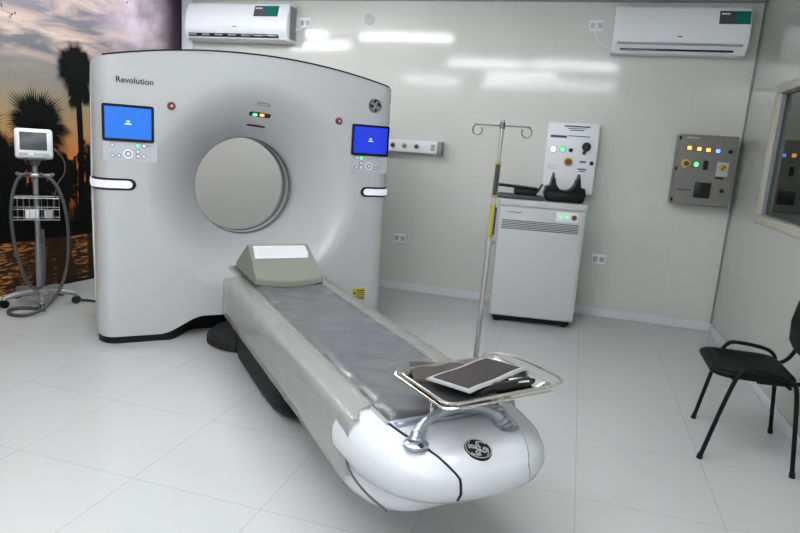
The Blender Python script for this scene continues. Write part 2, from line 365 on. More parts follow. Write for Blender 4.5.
    up = N_(m, 'ShaderNodeMath', operation='GREATER_THAN'); L_(m, sep.outputs[2], up.inputs[0]); up.inputs[1].default_value = .5
    fo = N_(m, 'ShaderNodeMath', operation='MULTIPLY'); L_(m, gt.outputs[0], fo.inputs[0]); L_(m, up.outputs[0], fo.inputs[1])
    mx5 = N_(m, 'ShaderNodeMix', data_type='RGBA'); L_(m, fo.outputs[0], mx5.inputs['Factor']); L_(m, mx4.outputs['Result'], mx5.inputs['A']); mx5.inputs['B'].default_value = (.005,.004,.004,1)
    L_(m, mx5.outputs['Result'], bsdf(m).inputs['Base Color'])
    return m
mural = wall_poly(.0, 5.2, 0, .006, 0, ZC-.02).build('wall_mural', mural_material(), smooth=None)
tag(mural, 'large printed wall mural of sunset sky, palm silhouettes and glinting water', 'mural')
M['silh'] = mat('printed_silhouette', (.004,.004,.004), .5, spec=.15)
def wp(y, z, off=.0085):       # a point of the print from world y, z
    t = (YB-y)/(-LWD.y); p = lw(t, off); return Vector((p.x, p.y, z))
def palm_crown(m_, y, z, r, nf=34, droop=.35):
    for k in range(nf):
        a = 2*pi*k/nf + random.uniform(-.1,.1); rr = r*random.uniform(.62,1.1)
        for j in range(7):
            aa = a + (j-3)*.075; w = .012
            tip = (y+cos(aa)*rr*(1-.06*abs(j-3)), z+sin(aa)*rr*(1-.06*abs(j-3)) - droop*rr*.3)
            base = (y+cos(a)*rr*.25, z+sin(a)*rr*.25)
            nx, nz = -sin(aa)*w, cos(aa)*w
            o_ = .0075+random.random()*.002
            m_.add([wp(base[0]-nx, base[1]-nz, o_), wp(base[0]+nx, base[1]+nz, o_), wp(tip[0], tip[1], o_)], [(0,1,2)])
    n = 14; m_.add([wp(y+cos(2*pi*i/n)*r*.45, z+sin(2*pi*i/n)*r*.42) for i in range(n)], [tuple(range(n))])
def strip_(m_, pts, w):
    for (a, b_) in zip(pts[:-1], pts[1:]):
        m_.add([wp(a[0]-w, a[1]), wp(a[0]+w, a[1]), wp(b_[0]+w, b_[1]), wp(b_[0]-w, b_[1])], [(0,1,2,3)])
def palm(y, z, r, zb=.55, w=.03, low=True):
    m_ = MB(); palm_crown(m_, y, z, r)
    if low: palm_crown(m_, y+.02, z-r*.75, r*.7, 18, 1.)
    strip_(m_, [(y, z), (y+.02, (z+zb)/2), (y, zb)], w)
    return m_.build('palm_print', 'silh', mural, smooth=None)
palm(2.04, 1.93, .25, w=.03)
palm(1.64, 1.42, .36, w=.045); palm(1.30, 1.12, .26, w=.04); palm(1.86, 1.02, .22, w=.035); palm(2.25, 1.12, .25, w=.04)
palm(1.05, 1.35, .36, w=.05); palm(2.55, 1.25, .30, w=.04); palm(.6, 1.5, .34, w=.04)
m_ = MB()   # bushes, far bank
for k in range(110):
    y = random.uniform(-.5, 3.3); z = random.uniform(.52, .98) * (1 if random.random() < .7 else 1.18); r = random.uniform(.03,.12)
    n = 9; ph = random.random()*6; o_ = .0075+random.random()*.002
    m_.add([wp(y+cos(ph+2*pi*i/n)*r*random.uniform(.5,1.2), z+sin(ph+2*pi*i/n)*r*random.uniform(.5,1.1), o_) for i in range(n)], [tuple(range(n))])
for k in range(60):
    y = random.uniform(-.5,3.3); h = random.uniform(.3,.9)
    strip_(m_, [(y,.5), (y+random.uniform(-.05,.05), .5+h)], random.uniform(.004,.014))
m_.add([wp(-.6,.44), wp(3.3,.44), wp(3.3,.58), wp(-.6,.56)], [(0,1,2,3)])
m_.build('bank_print', 'silh', mural, smooth=None)

# ================================================================ CT gantry
TH = radians(42.7)
C0 = Vector((-2.99201, 1.46868, 0)); DD = Vector((cos(TH), sin(TH), 0)); NN = Vector((sin(TH), -cos(TH), 0))
def LP(l, n, z): return (l, -n, z)                # local axes: x along the face, y away from the table
gan = thing('ct_gantry', 'large white CT scanner gantry with round bore, blue screens and glowing side light bars', 'CT scanner', C0-DD*.02, TH)
ZB, R0, RF = 1.055, .372, .76
HW, NF, NB = 1.05, .12, -.92
def ztop(l): return 1.985-.118*l*l
def zbot(l):
    t = min(1, max(0, (.66-abs(l))/.30)); return .05+.115*t*t*(3-2*t)
def hwz(z): return HW + .012*sin(pi*min(1, max(0, (z)/1.85)))
def inside(l, z):
    h = hwz(z)
    if abs(l) > h or z < zbot(l) or z > ztop(l): return False
    # small rounded top corners
    rc = .05
    if abs(l) > h-rc and z > ztop(h-rc)-rc:
        if (abs(l)-(h-rc))**2 + (z-(ztop(h-rc)-rc))**2 > rc*rc*1.05: return False
    return True
angs = sorted(set([round(2*pi*i/420, 6) for i in range(420)]))
outl = []
for a in angs:
    lo, hi = 0., 2.
    for _ in range(30):
        md = (lo+hi)/2
        if inside(md*cos(a), ZB+md*sin(a)): lo = md
        else: hi = md
    outl.append((lo*cos(a), ZB+lo*sin(a), lo))
def nface(l, back=False):
    l = abs(l); A, B = .12, .16
    q = max(0, (l-(HW-A))/A); q = min(q, 1)
    d = B*(1-sqrt(max(0, 1-q*q)))
    return (NB+d*.9) if back else (NF-d)
def flare(r, deep=.39):
    s = min(1, max(0, (r-R0)/(RF-R0))); return -deep*(1-s)**1.7
rows = []
def ring_r(r, back):
    row = []
    for a, (lo, zo, R) in zip(angs, outl):
        rr = min(r, R-.002); l = rr*cos(a); z = ZB+rr*sin(a)
        dn = flare(rr)
        n = nface(l, back) + (-dn*.85 if back else dn)
        row.append(LP(l, n, z))
    return row
def ring_t(t, back):
    row = []
    for a, (lo, zo, R) in zip(angs, outl):
        r0 = min(RF, R-.002); rr = r0+(R-r0)*t; l = rr*cos(a); z = ZB+rr*sin(a)
        n = nface(l, back) + (0 if rr >= RF else ((-flare(rr)*.85) if back else flare(rr)))
        row.append(LP(l, n, z))
    return row
rows.append([LP(R0*cos(a), -.42, ZB+R0*sin(a)) for a in angs])
rows.append([LP(R0*cos(a), -.285, ZB+R0*sin(a)) for a in angs])
rows.append([LP((R0+.003)*cos(a), -.272, ZB+(R0+.003)*sin(a)) for a in angs])
NFL = 20
for i in range(1, NFL+1): rows.append(ring_r(R0+(RF-R0)*i/NFL, False))
TT = [.15,.3,.45,.6,.7,.78,.84,.88,.91,.94,.96,.975,.987,.995,1.0]
for t in TT: rows.append(ring_t(t, False))
for k in range(1, 8):
    w = k/8; rows.append([LP(lo, nface(lo)*(1-w)+nface(lo, True)*w, zo) for (lo, zo, R) in outl])
for t in reversed(TT): rows.append(ring_t(t, True))
for i in range(NFL, 0, -1): rows.append(ring_r(R0+(RF-R0)*i/NFL, True))
rows.append([LP(R0*cos(a), -.60, ZB+R0*sin(a)) for a in angs])
b = MB().grid(rows, closed_u=True, closed_v=True); b.build('cover', 'white', gan, smooth=40)
# scan window ring and groove lines in the tunnel
b = MB(); n = 96
def ringband(m_, r, n0, n1, th_=.003):
    rr = []
    for (q, nn) in ((r, n0), (r-th_, n0), (r-th_, n1), (r, n1)):
        rr.append([LP(q*cos(2*pi*i/96), nn, ZB+q*sin(2*pi*i/96)) for i in range(96)])
    m_.grid(rr, closed_u=True, closed_v=True)
ringband(b, R0+.001, -.47, -.40, .004); b.build('scan_window', 'lgrey', gan)
for (p, q) in ((-.335,-.345), (-.375,-.39), (-.48,-.49), (-.52,-.53)):
    b = MB(); ringband(b, R0+.001, p, q, .005); b.build('tunnel_groove', 'dgrey', gan)
# black plinth
prof = []
ls = [-1.04+2.08*i/80 for i in range(81)]
def pl_front(l):
    a = abs(l); t = min(1, max(0, (.60-a)/.2)); t = t*t*(3-2*t); return (nface(l*1.005)-.012)*(1-t)+(-.10)*t
front = [(l, -pl_front(l)) for l in ls]; back = [(l, -(nface(l, True)+.012)) for l in reversed(ls)]
b = MB().prism(front+back, 'z', 0, .052)
b.bx(-.62, .62, .10, .80, .05, .168)
b.build('plinth', 'black', gan)
# black piping along the top front edge
b = MB(); rws = []
for i in range(81):
    l = -.985+1.97*i/80; z = ztop(l); n_ = nface(l)
    rws.append([LP(l, n_+.004, z-.004), LP(l, n_+.004, z+.006), LP(l, n_-.05, z+.007), LP(l, n_-.05, z-.004)])
b.grid(rws, closed_u=True); b.build('top_trim', 'black', gan, smooth=30)
# screens: left brighter, right deeper blue
def on_face(x0, x1, z0, z1, off0, off1, rad=.012, m_=None, seg=12):
    """slab with rounded corners following the face between offsets"""
    m_ = m_ or MB(); pts = []
    for (cx, cz, a0) in ((x1-rad, z1-rad, 0), (x0+rad, z1-rad, 90), (x0+rad, z0+rad, 180), (x1-rad, z0+rad, 270)):
        for k in range(6):
            a = radians(a0+18*k); pts.append((cx+rad*cos(a), cz+rad*sin(a)))
    nn = NF; n_ = len(pts)
    fr = [LP(x, nn+off1, z) for x, z in pts]; bk = [LP(x, nn+off0, z) for x, z in pts]
    m_.add(fr+bk, [tuple(range(n_)), tuple(range(n_, 2*n_))[::-1]]+[(i, n_+i, n_+(i+1) % n_, (i+1) % n_) for i in range(n_)])
    return m_
def console(sgn, scr):
    xa, xb = sorted((sgn*.690, sgn*.995))
    pad = on_face(min(xa, xb)+.005, max(xa, xb)+(.02*(-sgn) if sgn < 0 else 0)+.0, 1.222, 1.59, -.05, .004, .02).build('keypad_panel', 'keypad', gan)
    bez = on_face(xa, xb, 1.352, 1.582, -.04, .014, .014).build('screen_bezel', 'gloss_black', gan)
    on_face(xa+.016, xb-.016, 1.370, 1.565, .01, .0155, .004).build('screen', scr, bez)
    cx = (xa+xb)/2
    text_mesh('GE', .018, 'screen_mark', 'led_white', bez, LP(cx-.012, NF+.0165, 1.472), (1,0,0), (0,0,1), .0006)
    on_face(cx-.02, cx+.02, 1.460, 1.464, .012, .0165, .0015).build('screen_line', 'led_white', bez)
    btn = [(-.095,1.328,.009,'plastic'), (.055,1.330,.011,'led_green'), (.092,1.330,.011,'plastic'), (.118,1.330,.005,'plastic'), (-.095,1.262,.009,'plastic'), (-.058,1.262,.009,'plastic'),
           (.055,1.292,.010,'plastic'), (.055,1.262,.010,'plastic'), (.090,1.262,.010,'plastic')]
    if sgn > 0: btn = [(-.105,1.332,.011,'plastic'), (-.068,1.332,.012,'led_green'), (.085,1.328,.009,'plastic'), (-.105,1.262,.010,'plastic'), (-.068,1.295,.009,'plastic'), (-.068,1.262,.011,'plastic'), (.055,1.262,.007,'plastic'), (.088,1.262,.007,'plastic')]
    for (dx, z, r, mm) in btn:
        MB().cyl(LP(cx+dx, NF+.003, z), LP(cx+dx, NF+.0075, z), r+.0035, n=16).build('button_rim', 'dgrey', pad)
        MB().cyl(LP(cx+dx, NF+.003, z), LP(cx+dx, NF+.010, z), r, n=16).build('button', mm, pad)
    dx = -.003 if sgn < 0 else 0.
    MB().cyl(LP(cx+dx, NF+.003, 1.275), LP(cx+dx, NF+.008, 1.275), .030, n=24).build('button_ring', 'plastic', pad)
    MB().cyl(LP(cx+dx, NF+.008, 1.275), LP(cx+dx, NF+.010, 1.275), .018, n=24).build('button_ring', 'dgrey', pad)
    MB().cyl(LP(cx+dx, NF+.008, 1.275), LP(cx+dx, NF+.012, 1.275), .012, n=20).build('button', 'plastic', pad)
console(-1, 'screen_l'); console(1, 'screen_r')
# glowing light bars wrapping round the front corners
def bar(sgn, z0, z1, grow, off, name, m_, lin):
    zc, h = (z0+z1)/2, (z1-z0)/2+grow
    path = [(HW+.006, -.20), (HW+.008, -.12)]
    for k in range(0, 10):
        a = radians(90*k/9); path.append((HW-.12+.12*cos(a)+.004, -.04+.16*sin(a)))
    xin = lin-grow
    path += [(HW-.12-(HW-.12-xin)*t, NF) for t in (.25,.5,.75,.85,.93,.97,1.)]
    rws = []
    for i, (l, n_) in enumerate(path):
        p0 = Vector(path[max(0, i-1)]); p1 = Vector(path[min(len(path)-1, i+1)]); t = (p1-p0).normalized(); nr = Vector((-t.y, t.x))*-1
        if nr.dot(Vector((l*.3, n_+.2))) < 0: nr = -nr
        q = max(0, 1-(l-xin)/h) if n_ >= NF-.001 else 0; hh = h*sqrt(max(.02, 1-q*q))
        def P(o_, z): return LP(sgn*(l+nr.x*o_), n_+nr.y*o_, z)
        rws.append([P(-.01, zc-hh), P(off, zc-hh*.96), P(off+.003, zc), P(off, zc+hh*.96), P(-.01, zc+hh)])
    k = len(rws)-1
    b_ = MB().grid(rws, closed_u=True); b_.f.append(tuple(range(k*5, k*5+5))); b_.f.append(tuple(range(5)))
    return b_.build(name, m_, gan)
for s_ in (-1, 1):
    bar(s_, 1.050, 1.105, .012, .004, 'light_bar_rim', 'black', .812 if s_ < 0 else .80)
    bar(s_, 1.052, 1.103, 0, .009, 'light_bar', 'barlight', .822 if s_ < 0 else .81)
# emergency stops
for (l, z) in ((-.582, 1.597), (.582, 1.592)):
    r_ = MB().cyl(LP(l, NF-.02, z), LP(l, NF+.004, z), .030, .028).build('emergency_stop', 'grey', gan)
    MB().cyl(LP(l, NF+.002, z), LP(l, NF+.020, z), .025, .021).build('button_cap', 'red', r_)
    MB().cyl(LP(l, NF+.0195, z), LP(l, NF+.0215, z), .009, n=14).build('button_mark', 'lgrey', r_)
# lettering and emblem
text_mesh('Revolution', .051, 'lettering', 'text', gan, LP(-.912, NF+.002, 1.716), (1,0,0), (0,0,1), .002, bold=.0009)
def emblem(parent, c, ux, uy, r):
    """dark round badge: ring, swashes and a script GE"""
    c = Vector(c); ux = Vector(ux).normalized(); uy = Vector(uy).normalized(); nz = ux.cross(uy)
    P = lambda x, y, h=.0035: c+ux*(x*r)+uy*(y*r)+nz*h
    disc = MB().cyl(c-nz*.006, c+nz*.003, r, r*.97, n=40).build('emblem', 'black', parent)
    m_ = MB()
    m_.tube([P(.90*cos(2*pi*i/48), .90*sin(2*pi*i/48)) for i in range(48)], r*.035, 6, closed=True)
    for k in range(4):          # the four curled strokes inside the rim
        a0 = radians(90*k+20)
        m_.tube([P((.80-.16*t)*cos(a0+t*1.0), (.80-.16*t)*sin(a0+t*1.0)) for t in [i/8 for i in range(9)]], r*.045, 6)
    G = [(-.05,.02),(-.30,.10),(-.52,.22),(-.42,.46),(-.22,.34),(-.14,.05),(-.04,-.25),(-.16,-.52),(-.38,-.42),(-.30,-.20),(-.05,-.12)]
    E = [(-.02,.15),(.02,.42),(.18,.56),(.22,.38),(.10,.18),(.22,.10),(.08,.0),(.06,-.28),(.28,-.48),(.55,-.34),(.56,-.08),(.38,-.02),(.30,-.2),(.42,-.24)]
    for g in (G, E): m_.tube([P(x, y) for x, y in g], r*.06, 6, smooth=2)
    m_.build('emblem_monogram', 'silverline', disc)
    return disc
emblem(gan, LP(.868, NF+.006, 1.726), (1,0,0), (0,0,1), .052)
# warning label low at the right
lb = on_face(.765, .872, .225, .312, -.003, .002, .002).build('warning_label', 'ylabel', gan)
m_ = MB()
for k in range(4): m_.bx(.80, .868, -NF-.0035, -NF, .240+.018*k, .246+.018*k)
m_.bx(.767, .870, -NF-.0035, -NF, .225, .232)
m_.prism([(.770,.268), (.795,.268), (.7825,.292)], 'y', -NF-.0035, -NF); m_.build('label_print', 'black', lb, smooth=None)
# indicator strip, slot and badge on the upper flare
def flare_frame(l, z):
    r = sqrt(l*l+(z-ZB)**2); n0 = NF+flare(r); dr = .01; sl = (flare(r+dr)-flare(r-dr))/(2*dr)
    rad = Vector((l/r, 0, (z-ZB)/r)); up = (rad + Vector((0, -sl, 0))).normalized(); x = Vector((rad.z, 0, -rad.x)).normalized()
    return Vector(LP(l, n0, z)), x, up, x.cross(up)
def plate(l, z, w, h, th_, name, mm, rad=.4, parent=None):
    c, x, u, nn = flare_frame(l, z); pts = []
    rr = h/2*rad*2*.999 if rad <= .5 else h/2
    for (sx, sz, a0) in ((1,1,0), (-1,1,90), (-1,-1,180), (1,-1,270)):
        for k in range(5):
            a = radians(a0+22.5*k); pts.append((sx*(w/2-rr)+rr*cos(a), sz*(h/2-rr)+rr*sin(a)))
    m_ = MB(); q = len(pts)
    m_.add([c+x*p[0]+u*p[1]+nn*th_ for p in pts]+[c+x*p[0]+u*p[1]-nn*.01 for p in pts], [tuple(range(q)), tuple(range(q, 2*q))[::-1]]+[(i, q+i, q+(i+1) % q, (i+1) % q) for i in range(q)])
    return m_.build(name, mm, parent or gan)
ind = plate(.035, 1.595, .165, .042, .004, 'indicator_strip', 'gloss_black', .45)
for (dl, mm) in ((-.030,'led_green'), (.020,'led_orange')): plate(.035+dl-.005, 1.595, .034, .024, .007, 'indicator_lamp', mm, .48, ind)
plate(.03, 1.517, .14, .018, .004, 'slot', 'gloss_black', .4)
bd = plate(.045, 1.665, .095, .030, .003, 'badge', 'grey', .48); plate(.045, 1.665, .070, .012, .005, 'badge_line', 'lgrey', .48, bd)

# ================================================================ patient table
tab = thing('patient_table', 'long white CT patient table under clear plastic drape, running out of the gantry', 'patient table', C0, TH)
def sweep_l(pts_fn, ns, m_):       # cross-sections (closed polygons of (l,z)) at successive n
    rws = [[LP(l, n_, z) for l, z in pts_fn(n_)] for n_ in ns]
    m_.grid(rws, closed_u=True); k = len(rws[0]); q = len(m_.v)
    m_.f.append(tuple(range(q-k, q))); m_.f.append(tuple(range(q-len(rws)*k, q-len(rws)*k+k))[::-1])
    return m_
def rrect(w, z0, z1, rt, rb, k=5):
    pts = []
    for (cx, cz, r, a0) in ((w-rt, z1-rt, rt, 0), (-w+rt, z1-rt, rt, 90), (-w+rb, z0+rb, rb, 180), (w-rb, z0+rb, rb, 270)):
        for i in range(k):
            a = radians(a0+90*i/(k-1)); pts.append((cx+r*cos(a), cz+r*sin(a)))
    return pts
# main body
def body(n_):
    e = min(1, max(0, (n_-.60)/.06)); w = .30+.03*sin(e*pi/2)
    return rrect(w, .305-.01*(1-e), .528, .035, .02)
MBb = sweep_l(body, [.60,.61,.63,.66,.8,1.2,1.6,2.0,2.4,2.70], MB()); MBb.build('side_rail', 'white2', tab)
# lower hull swelling down towards the foot end
def hull_zb(n_):
    t = min(1, max(0, (n_-1.60)/.85)); t = t*t*(3-2*t); z = .30-.085*t
    q = min(1, max(0, (n_-2.60)/.40)); return z+.15*(1-sqrt(max(0, 1-q*q)))
def hull(n_):
    z0 = hull_zb(n_); q = min(1, max(0, (n_-2.55)/.50)); w = .318*sqrt(max(.02, 1-q**3))
    return rrect(w, z0, max(.375, z0+.03), .012, min(.07, (max(.375, z0+.03)-z0)*.6))
MBb = sweep_l(hull, [1.5,1.6,1.8,2.0,2.2,2.4,2.5,2.6,2.7,2.8,2.86,2.92,2.96,3.0], MB()); MBb.build('lower_hull', 'white2', tab)
# rounded foot end
NB0 = 2.62
def nose_ring(w, e, z, p=2.7, dz=0., m=44):
    row = []
    for i in range(m+1):
        a = pi*i/m; cx = cos(a); sx = sin(a)
        l = w*(abs(cx)**(2/p))*(1 if cx >= 0 else -1); n_ = NB0+(e-NB0)*(abs(sx)**(2/p))
        row.append(LP(l, n_, z+dz*(n_-NB0)))
    return row
lev = [(.25,2.93,.345), (.305,3.01,.350), (.335,3.065,.368), (.350,3.105,.400), (.356,3.125,.440), (.353,3.12,.468), (.343,3.105,.492), (.325,3.08,.511), (.30,3.05,.524), (.27,3.01,.531), (.22,2.94,.534), (.12,2.82,.535), (.02,2.70,.535)]
rws = [nose_ring(*q) for q in lev]; b = MB().grid(rws)
q = len(rws[0]); b.f.append(tuple(range(q)))           # underside
b.add([rws[k][0] for k in range(len(rws))]+[rws[k][-1] for k in range(len(rws)-1, -1, -1)], [tuple(range(2*len(rws)))])
b.build('foot_end_cover', 'white2', tab, smooth=50)
# top panel of the foot end with a dark seam, the grab handle and the emblem
def ztopn(l, n_):                   # height of the foot end's top at a plan point, between the nested rings
    f = lambda w, e: (abs(l)/w)**2.7+(max(0, n_-NB0)/(e-NB0))**2.7
    for k in range(len(lev)-1, 0, -1):
        w, e, z = lev[k]; w2, e2, z2 = lev[k-1]; f1, f2 = f(w, e), f(w2, e2)
        if f1 <= 1: return z
        if f2 <= 1:
            t = (f1-1)/max(1e-6, (f1-1)+(1-f2)); return z+(z2-z)*t
    return lev[4][2]
def levz(z):
    for k in range(len(lev)-2, 2, -1):
        if lev[k][2] <= z <= lev[k+1][2]+1e-9:
            t = (z-lev[k][2])/(lev[k+1][2]-lev[k][2]); return [lev[k][i]*(1-t)+lev[k+1][i]*t for i in (0,1)]
    return lev[4][:2]
def panel_mesh(gr, lift, name, mm):
    rws = []
    for i in range(22):
        n_ = 2.795+(2.955-2.795)*i/21; w = .232+gr-.16*max(0, n_-2.74)-.9*max(0, n_-2.86)**2
        rws.append([LP(-w+2*w*j/20, n_, ztopn(-w+2*w*j/20, n_)+lift) for j in range(21)])
    w0 = w
    for i, z in enumerate((.528,.524,.519,.511,.502,.492,.480,.468,.454,.440,.425,.412-gr*.8)):
        w = w0-(w0-.125-gr)*min(1, (i+1)/7); a, e = levz(z); row = []
        for j in range(21):
            l = -w+2*w*j/20; n_ = NB0+(e-NB0)*max(0, 1-(abs(l)/a)**2.7)**(1/2.7)
            up = max(0, (z-.44)/.09); row.append(LP(l, n_+lift*(1-up*.7), z+lift*up))
        rws.append(row)
    lo = []
    for r in rws: lo.append([(x*.995, y+.005, z-.006) for (x, y, z) in r])
    A_, B_ = len(rws), 21; off = A_*B_
    m_ = MB().grid(rws).grid(lo)
    bd_ = [(0, j) for j in range(B_)]+[(i, B_-1) for i in range(1, A_)]+[(A_-1, j) for j in range(B_-2, -1, -1)]+[(i, 0) for i in range(A_-2, 0, -1)]
    for (a, b2) in zip(bd_, bd_[1:]+bd_[:1]):
        i1, i2 = a[0]*B_+a[1], b2[0]*B_+b2[1]; m_.f.append((i1, i2, off+i2, off+i1))
    return m_.build(name, mm, tab, smooth=50)
panel_mesh(.006, .004, 'panel_seam', 'black'); panel_mesh(0, .008, 'foot_panel', 'white2')
seam = MB()                         # dark joint between lower hull and foot end
seam.tube([LP(-.335,2.70,.39), LP(-.350,2.78,.372), LP(-.343,2.90,.362), LP(-.315,3.0,.355)], .004, 6, smooth=2); seam.build('joint_line', 'dgrey', tab)
hd = MB()
hp = [(-.205,2.975,.545), (-.185,2.985,.575), (-.12,2.985,.612), (-.02,2.985,.628), (.08,2.985,.612), (.145,2.985,.578), (.165,2.975,.545)]
hp = [(-.200,2.945,.536), (-.185,2.93,.567), (-.130,2.915,.602), (-.030,2.905,.615), (.070,2.915,.602), (.125,2.93,.567), (.140,2.945,.536)]
hd.tube([LP(*q) for q in hp], [.036,.034,.027,.022,.019,.018,.018,.018,.018,.018,.019,.022,.027,.034,.036], 14, smooth=3, sy=.85)
hh = hd.build('grab_handle', 'handle', tab)
for xx in (-.205, .145):
    MB().lathe([(.0,.012), (.030,.010), (.040,.004), (.042,-.004), (0,-.004)], (xx, -2.957, .536)).build('handle_foot', 'handle', hh)
MB().cyl(LP(-.204,2.985,.536), LP(-.205,2.988,.5465), .009).build('screw_hole', 'black', hh)
# emblem lying on the sloping foot panel
ec = Vector(LP(-.03,3.045,ztopn(0,3.045)+.0075)); du = Vector(LP(0,.04,ztopn(0,3.065)-ztopn(0,3.025))).normalized()*-1
emblem(tab, ec, (1,0,0), du, .046)
MB().bx(-.215, .215, -2.850, -2.812, .533, .556, .008).build('cradle_latch', 'handle', tab)
# cradle and mattress
def cradle(n_):
    return [( -.235,.545), (-.20,.530), (-.1,.514), (0,.509), (.1,.514), (.20,.530), (.235,.545), (.235,.515), (.1,.495), (0,.49), (-.1,.495), (-.235,.515)]
sweep_l(cradle, [.20,.22,2.60,2.80], MB()).build('cradle', 'lgrey', tab, smooth=50)
random.seed(3)
def matz(l, n_):
    z = .547+.018*(l/.21)**2
    z += .0025*sin(n_*17+l*9)*sin(l*13+n_*3)+.002*sin(n_*31-l*21)+.0015*sin(n_*7+l*33)
    return z
rws = []
ns = [.22+(2.80-.22)*i/150 for i in range(151)]
for i, n_ in enumerate(ns):
    e = min(1, min(i, 150-i)/3); row = []
    for j in range(25):
        l = -.222+.435*j/24; ed = min(j, 24-j)/2; dz = -.018*(1-min(1, ed))**2-.02*(1-e)**2
        row.append(LP(l, n_, matz(l, n_)+dz))
    low = [LP(.213, n_, .534), LP(.1, n_, .515), LP(0, n_, .510), LP(-.1, n_, .515), LP(-.222, n_, .534)]
    rws.append(row+low)
b = MB().grid(rws, closed_u=True); k = len(rws[0]); b.f.append(tuple(range(k))); b.f.append(tuple(range(len(b.v)-k, len(b.v))))
b.build('mattress', 'mattress', tab, smooth=60)
# clear drapes over both long sides
for s_ in (-1, 1):
    rws = []; n1 = 2.74
    for i in range(101):
        n_ = .56+(n1-.56)*i/100; row = []; fold = max(0, (i-88)/12)
        prof_ = [(.215,.549), (.24,.543), (.275,.537), (.31,.5345), (.330,.526), (.3385,.50), (.339,.45), (.340,.40), (.341,.35), (.342,.305)]
        for j, (l, z) in enumerate(prof_):
            w = .0022*sin(n_*23+j*1.7)+.0018*sin(n_*51+j)
            row.append(LP(s_*(l+(.6*abs(w)+.001+.006*fold if j > 3 else 0)), n_-(.07*fold if j < 3 else 0), z+(abs(w)+.0005 if j <= 4 else .5*w)))
        rws.append(row)
    o = MB().grid(rws).build('plastic_drape', 'drape', tab, smooth=70)
    sd = o.modifiers.new('thickness', 'SOLIDIFY'); sd.thickness = .0008
# black pedestal
def ped(n_):
    q = abs(n_-1.06)/.731; w = .262*sqrt(max(.0, 1-q**7))+.003
    return rrect(w, .0+.16*max(0, (n_-1.15)/.6)**3*.35, .318, .03, .05)
sweep_l(ped, [.33,.34,.36,.42,.5,.7,1.0,1.3,1.5,1.62,1.70,1.74,1.77,1.785,1.79], MB()).build('pedestal', 'pedblack', tab)
b = MB(); pf = [(0,.0), (.34,.0), (.352,.012), (.35,.05), (.33,.085), (.28,.10), (0,.105)]
rws = []
for r_, z in pf: rws.append([LP(-.0+r_*cos(2*pi*k/72)*1.08, .26+r_*sin(2*pi*k/72)*.90, z) for k in range(72)])
b.grid(rws, closed_u=True)
for k in range(72):
    a = 2*pi*k/72; b.box(LP(.352*cos(a)*1.08, .26+.352*sin(a)*.90, .032), (.014,.014,.045), .003, Matrix.Rotation(-a, 3, 'Z'))
b.build('base_skirt', 'bellows', tab)

# ---------------------------------------------------------------- headrest / positioning wedge on the pad
hr = thing('positioning_block', 'beige grey wedge shaped head block with white label on the table', 'head support', C0+NN*.66-DD*.008, TH)
def wedge(m_, ex=0.):
    L = 11; rws = []
    for i in range(L):
        t = -1+2*i/(L-1); l = .212*t; lt = .198*t; zs = .566-.026*(1-t*t)
        rws.append([(l, -.27, zs+.006), (l, -.245, zs-.0+.0), (l, .27, zs+.002), (l, .31, zs+.030), (lt, .045, .762), (lt, .02, .765), (l, -.262, zs+.045)])
    m_.grid(rws, closed_u=True); k = 7; q = len(m_.v); m_.f.append(tuple(range(k))); m_.f.append(tuple(range(q-k, q)))
    return m_
wedge(MB()).build('block_body', 'foam', hr, smooth=25, bevel=.008)
nb = Vector((0,-.262,.585)); nt_ = Vector((0,.02,.765))
def onw(x, t, h=.003):
    d = (nt_-nb); n_ = Vector((0,-d.z,d.y)).normalized(); return Vector((x,0,0))+nb+d*t+n_*h
wl = MB(); wl.add([onw(-.178,.60,.006), onw(.178,.60,.006), onw(.170,.95,.006), onw(-.170,.95,.006), onw(-.178,.60,-.006), onw(.178,.60,-.006), onw(.170,.95,-.006), onw(-.170,.95,-.006)], [(0,1,2,3), (7,6,5,4), (0,4,5,1), (1,5,6,2), (2,6,7,3), (3,7,4,0)])
o = wl.build('label_plate', 'foamlabel', hr, smooth=None)
wl = MB()
for i in range(4):
    t = .68+.055*i; wl.add([onw(-.15,t,.0066), onw(.05,t,.0066), onw(.05,t+.008,.0066), onw(-.15,t+.008,.0066)], [(0,1,2,3)])
wl.build('label_lines', 'lgrey', o, smooth=None)
wl = MB(); rws = []
for i in range(11):
    t = -1+2*i/10; l = .205*t; zs = .563-.026*(1-t*t); rws.append([(l,-.262,zs+.0), (l,-.262,zs+.012), (l,.25,zs+.012), (l,.25,zs+.0)])
wl.grid(rws, closed_u=True).build('base_pad', 'black', hr)

# ---------------------------------------------------------------- IV pole clamped to the table
iv = thing('iv_pole', 'slim steel drip pole with two curled hooks clamped to the table side', 'IV pole', C0+DD*.304+NN*2.503+Vector((0,0,.47)), TH)
dv = Vector((.016,-.012,1.08))
def pv(t): return dv*t
MB().tube([pv(0), pv(.575)], .0105, 14).build('lower_tube', 'steel', iv)
MB().tube([pv(.55), pv(1.02)], .0072, 12).build('upper_tube', 'steel', iv)
cp = MB().cyl(pv(.57), pv(.592), .015); cp.box(pv(.58)+Vector((.018,0,0)), (.02,.012,.014), .004); cp.build('height_clamp', 'steel', iv)
m_ = MB().box((0,0,.06), (.045,.045,.05), .008); m_.box((0,0,.075), (.07,.05,.02), .006); m_.build('table_clamp', 'dgrey', iv)
for (t0, t1, mm) in ((.60,.72,'polelabel'), (.745,.875,'polelabel')):
    o = MB().cyl(pv(t0), pv(t1), .0115).build('caution_label', mm, iv)
    m_ = MB(); p0 = pv(t0); p1 = pv(t1); off = Vector((-.006,-.0085,0)) if t0 > .7 else Vector((.0065,-.0085,0)); m_.tube([p0.lerp(p1,.08)+off, p0.lerp(p1,.92)+off], (.006 if t0 < .7 else .0085), 8); m_.build('label_print', 'text', o)
tp = pv(1.0)
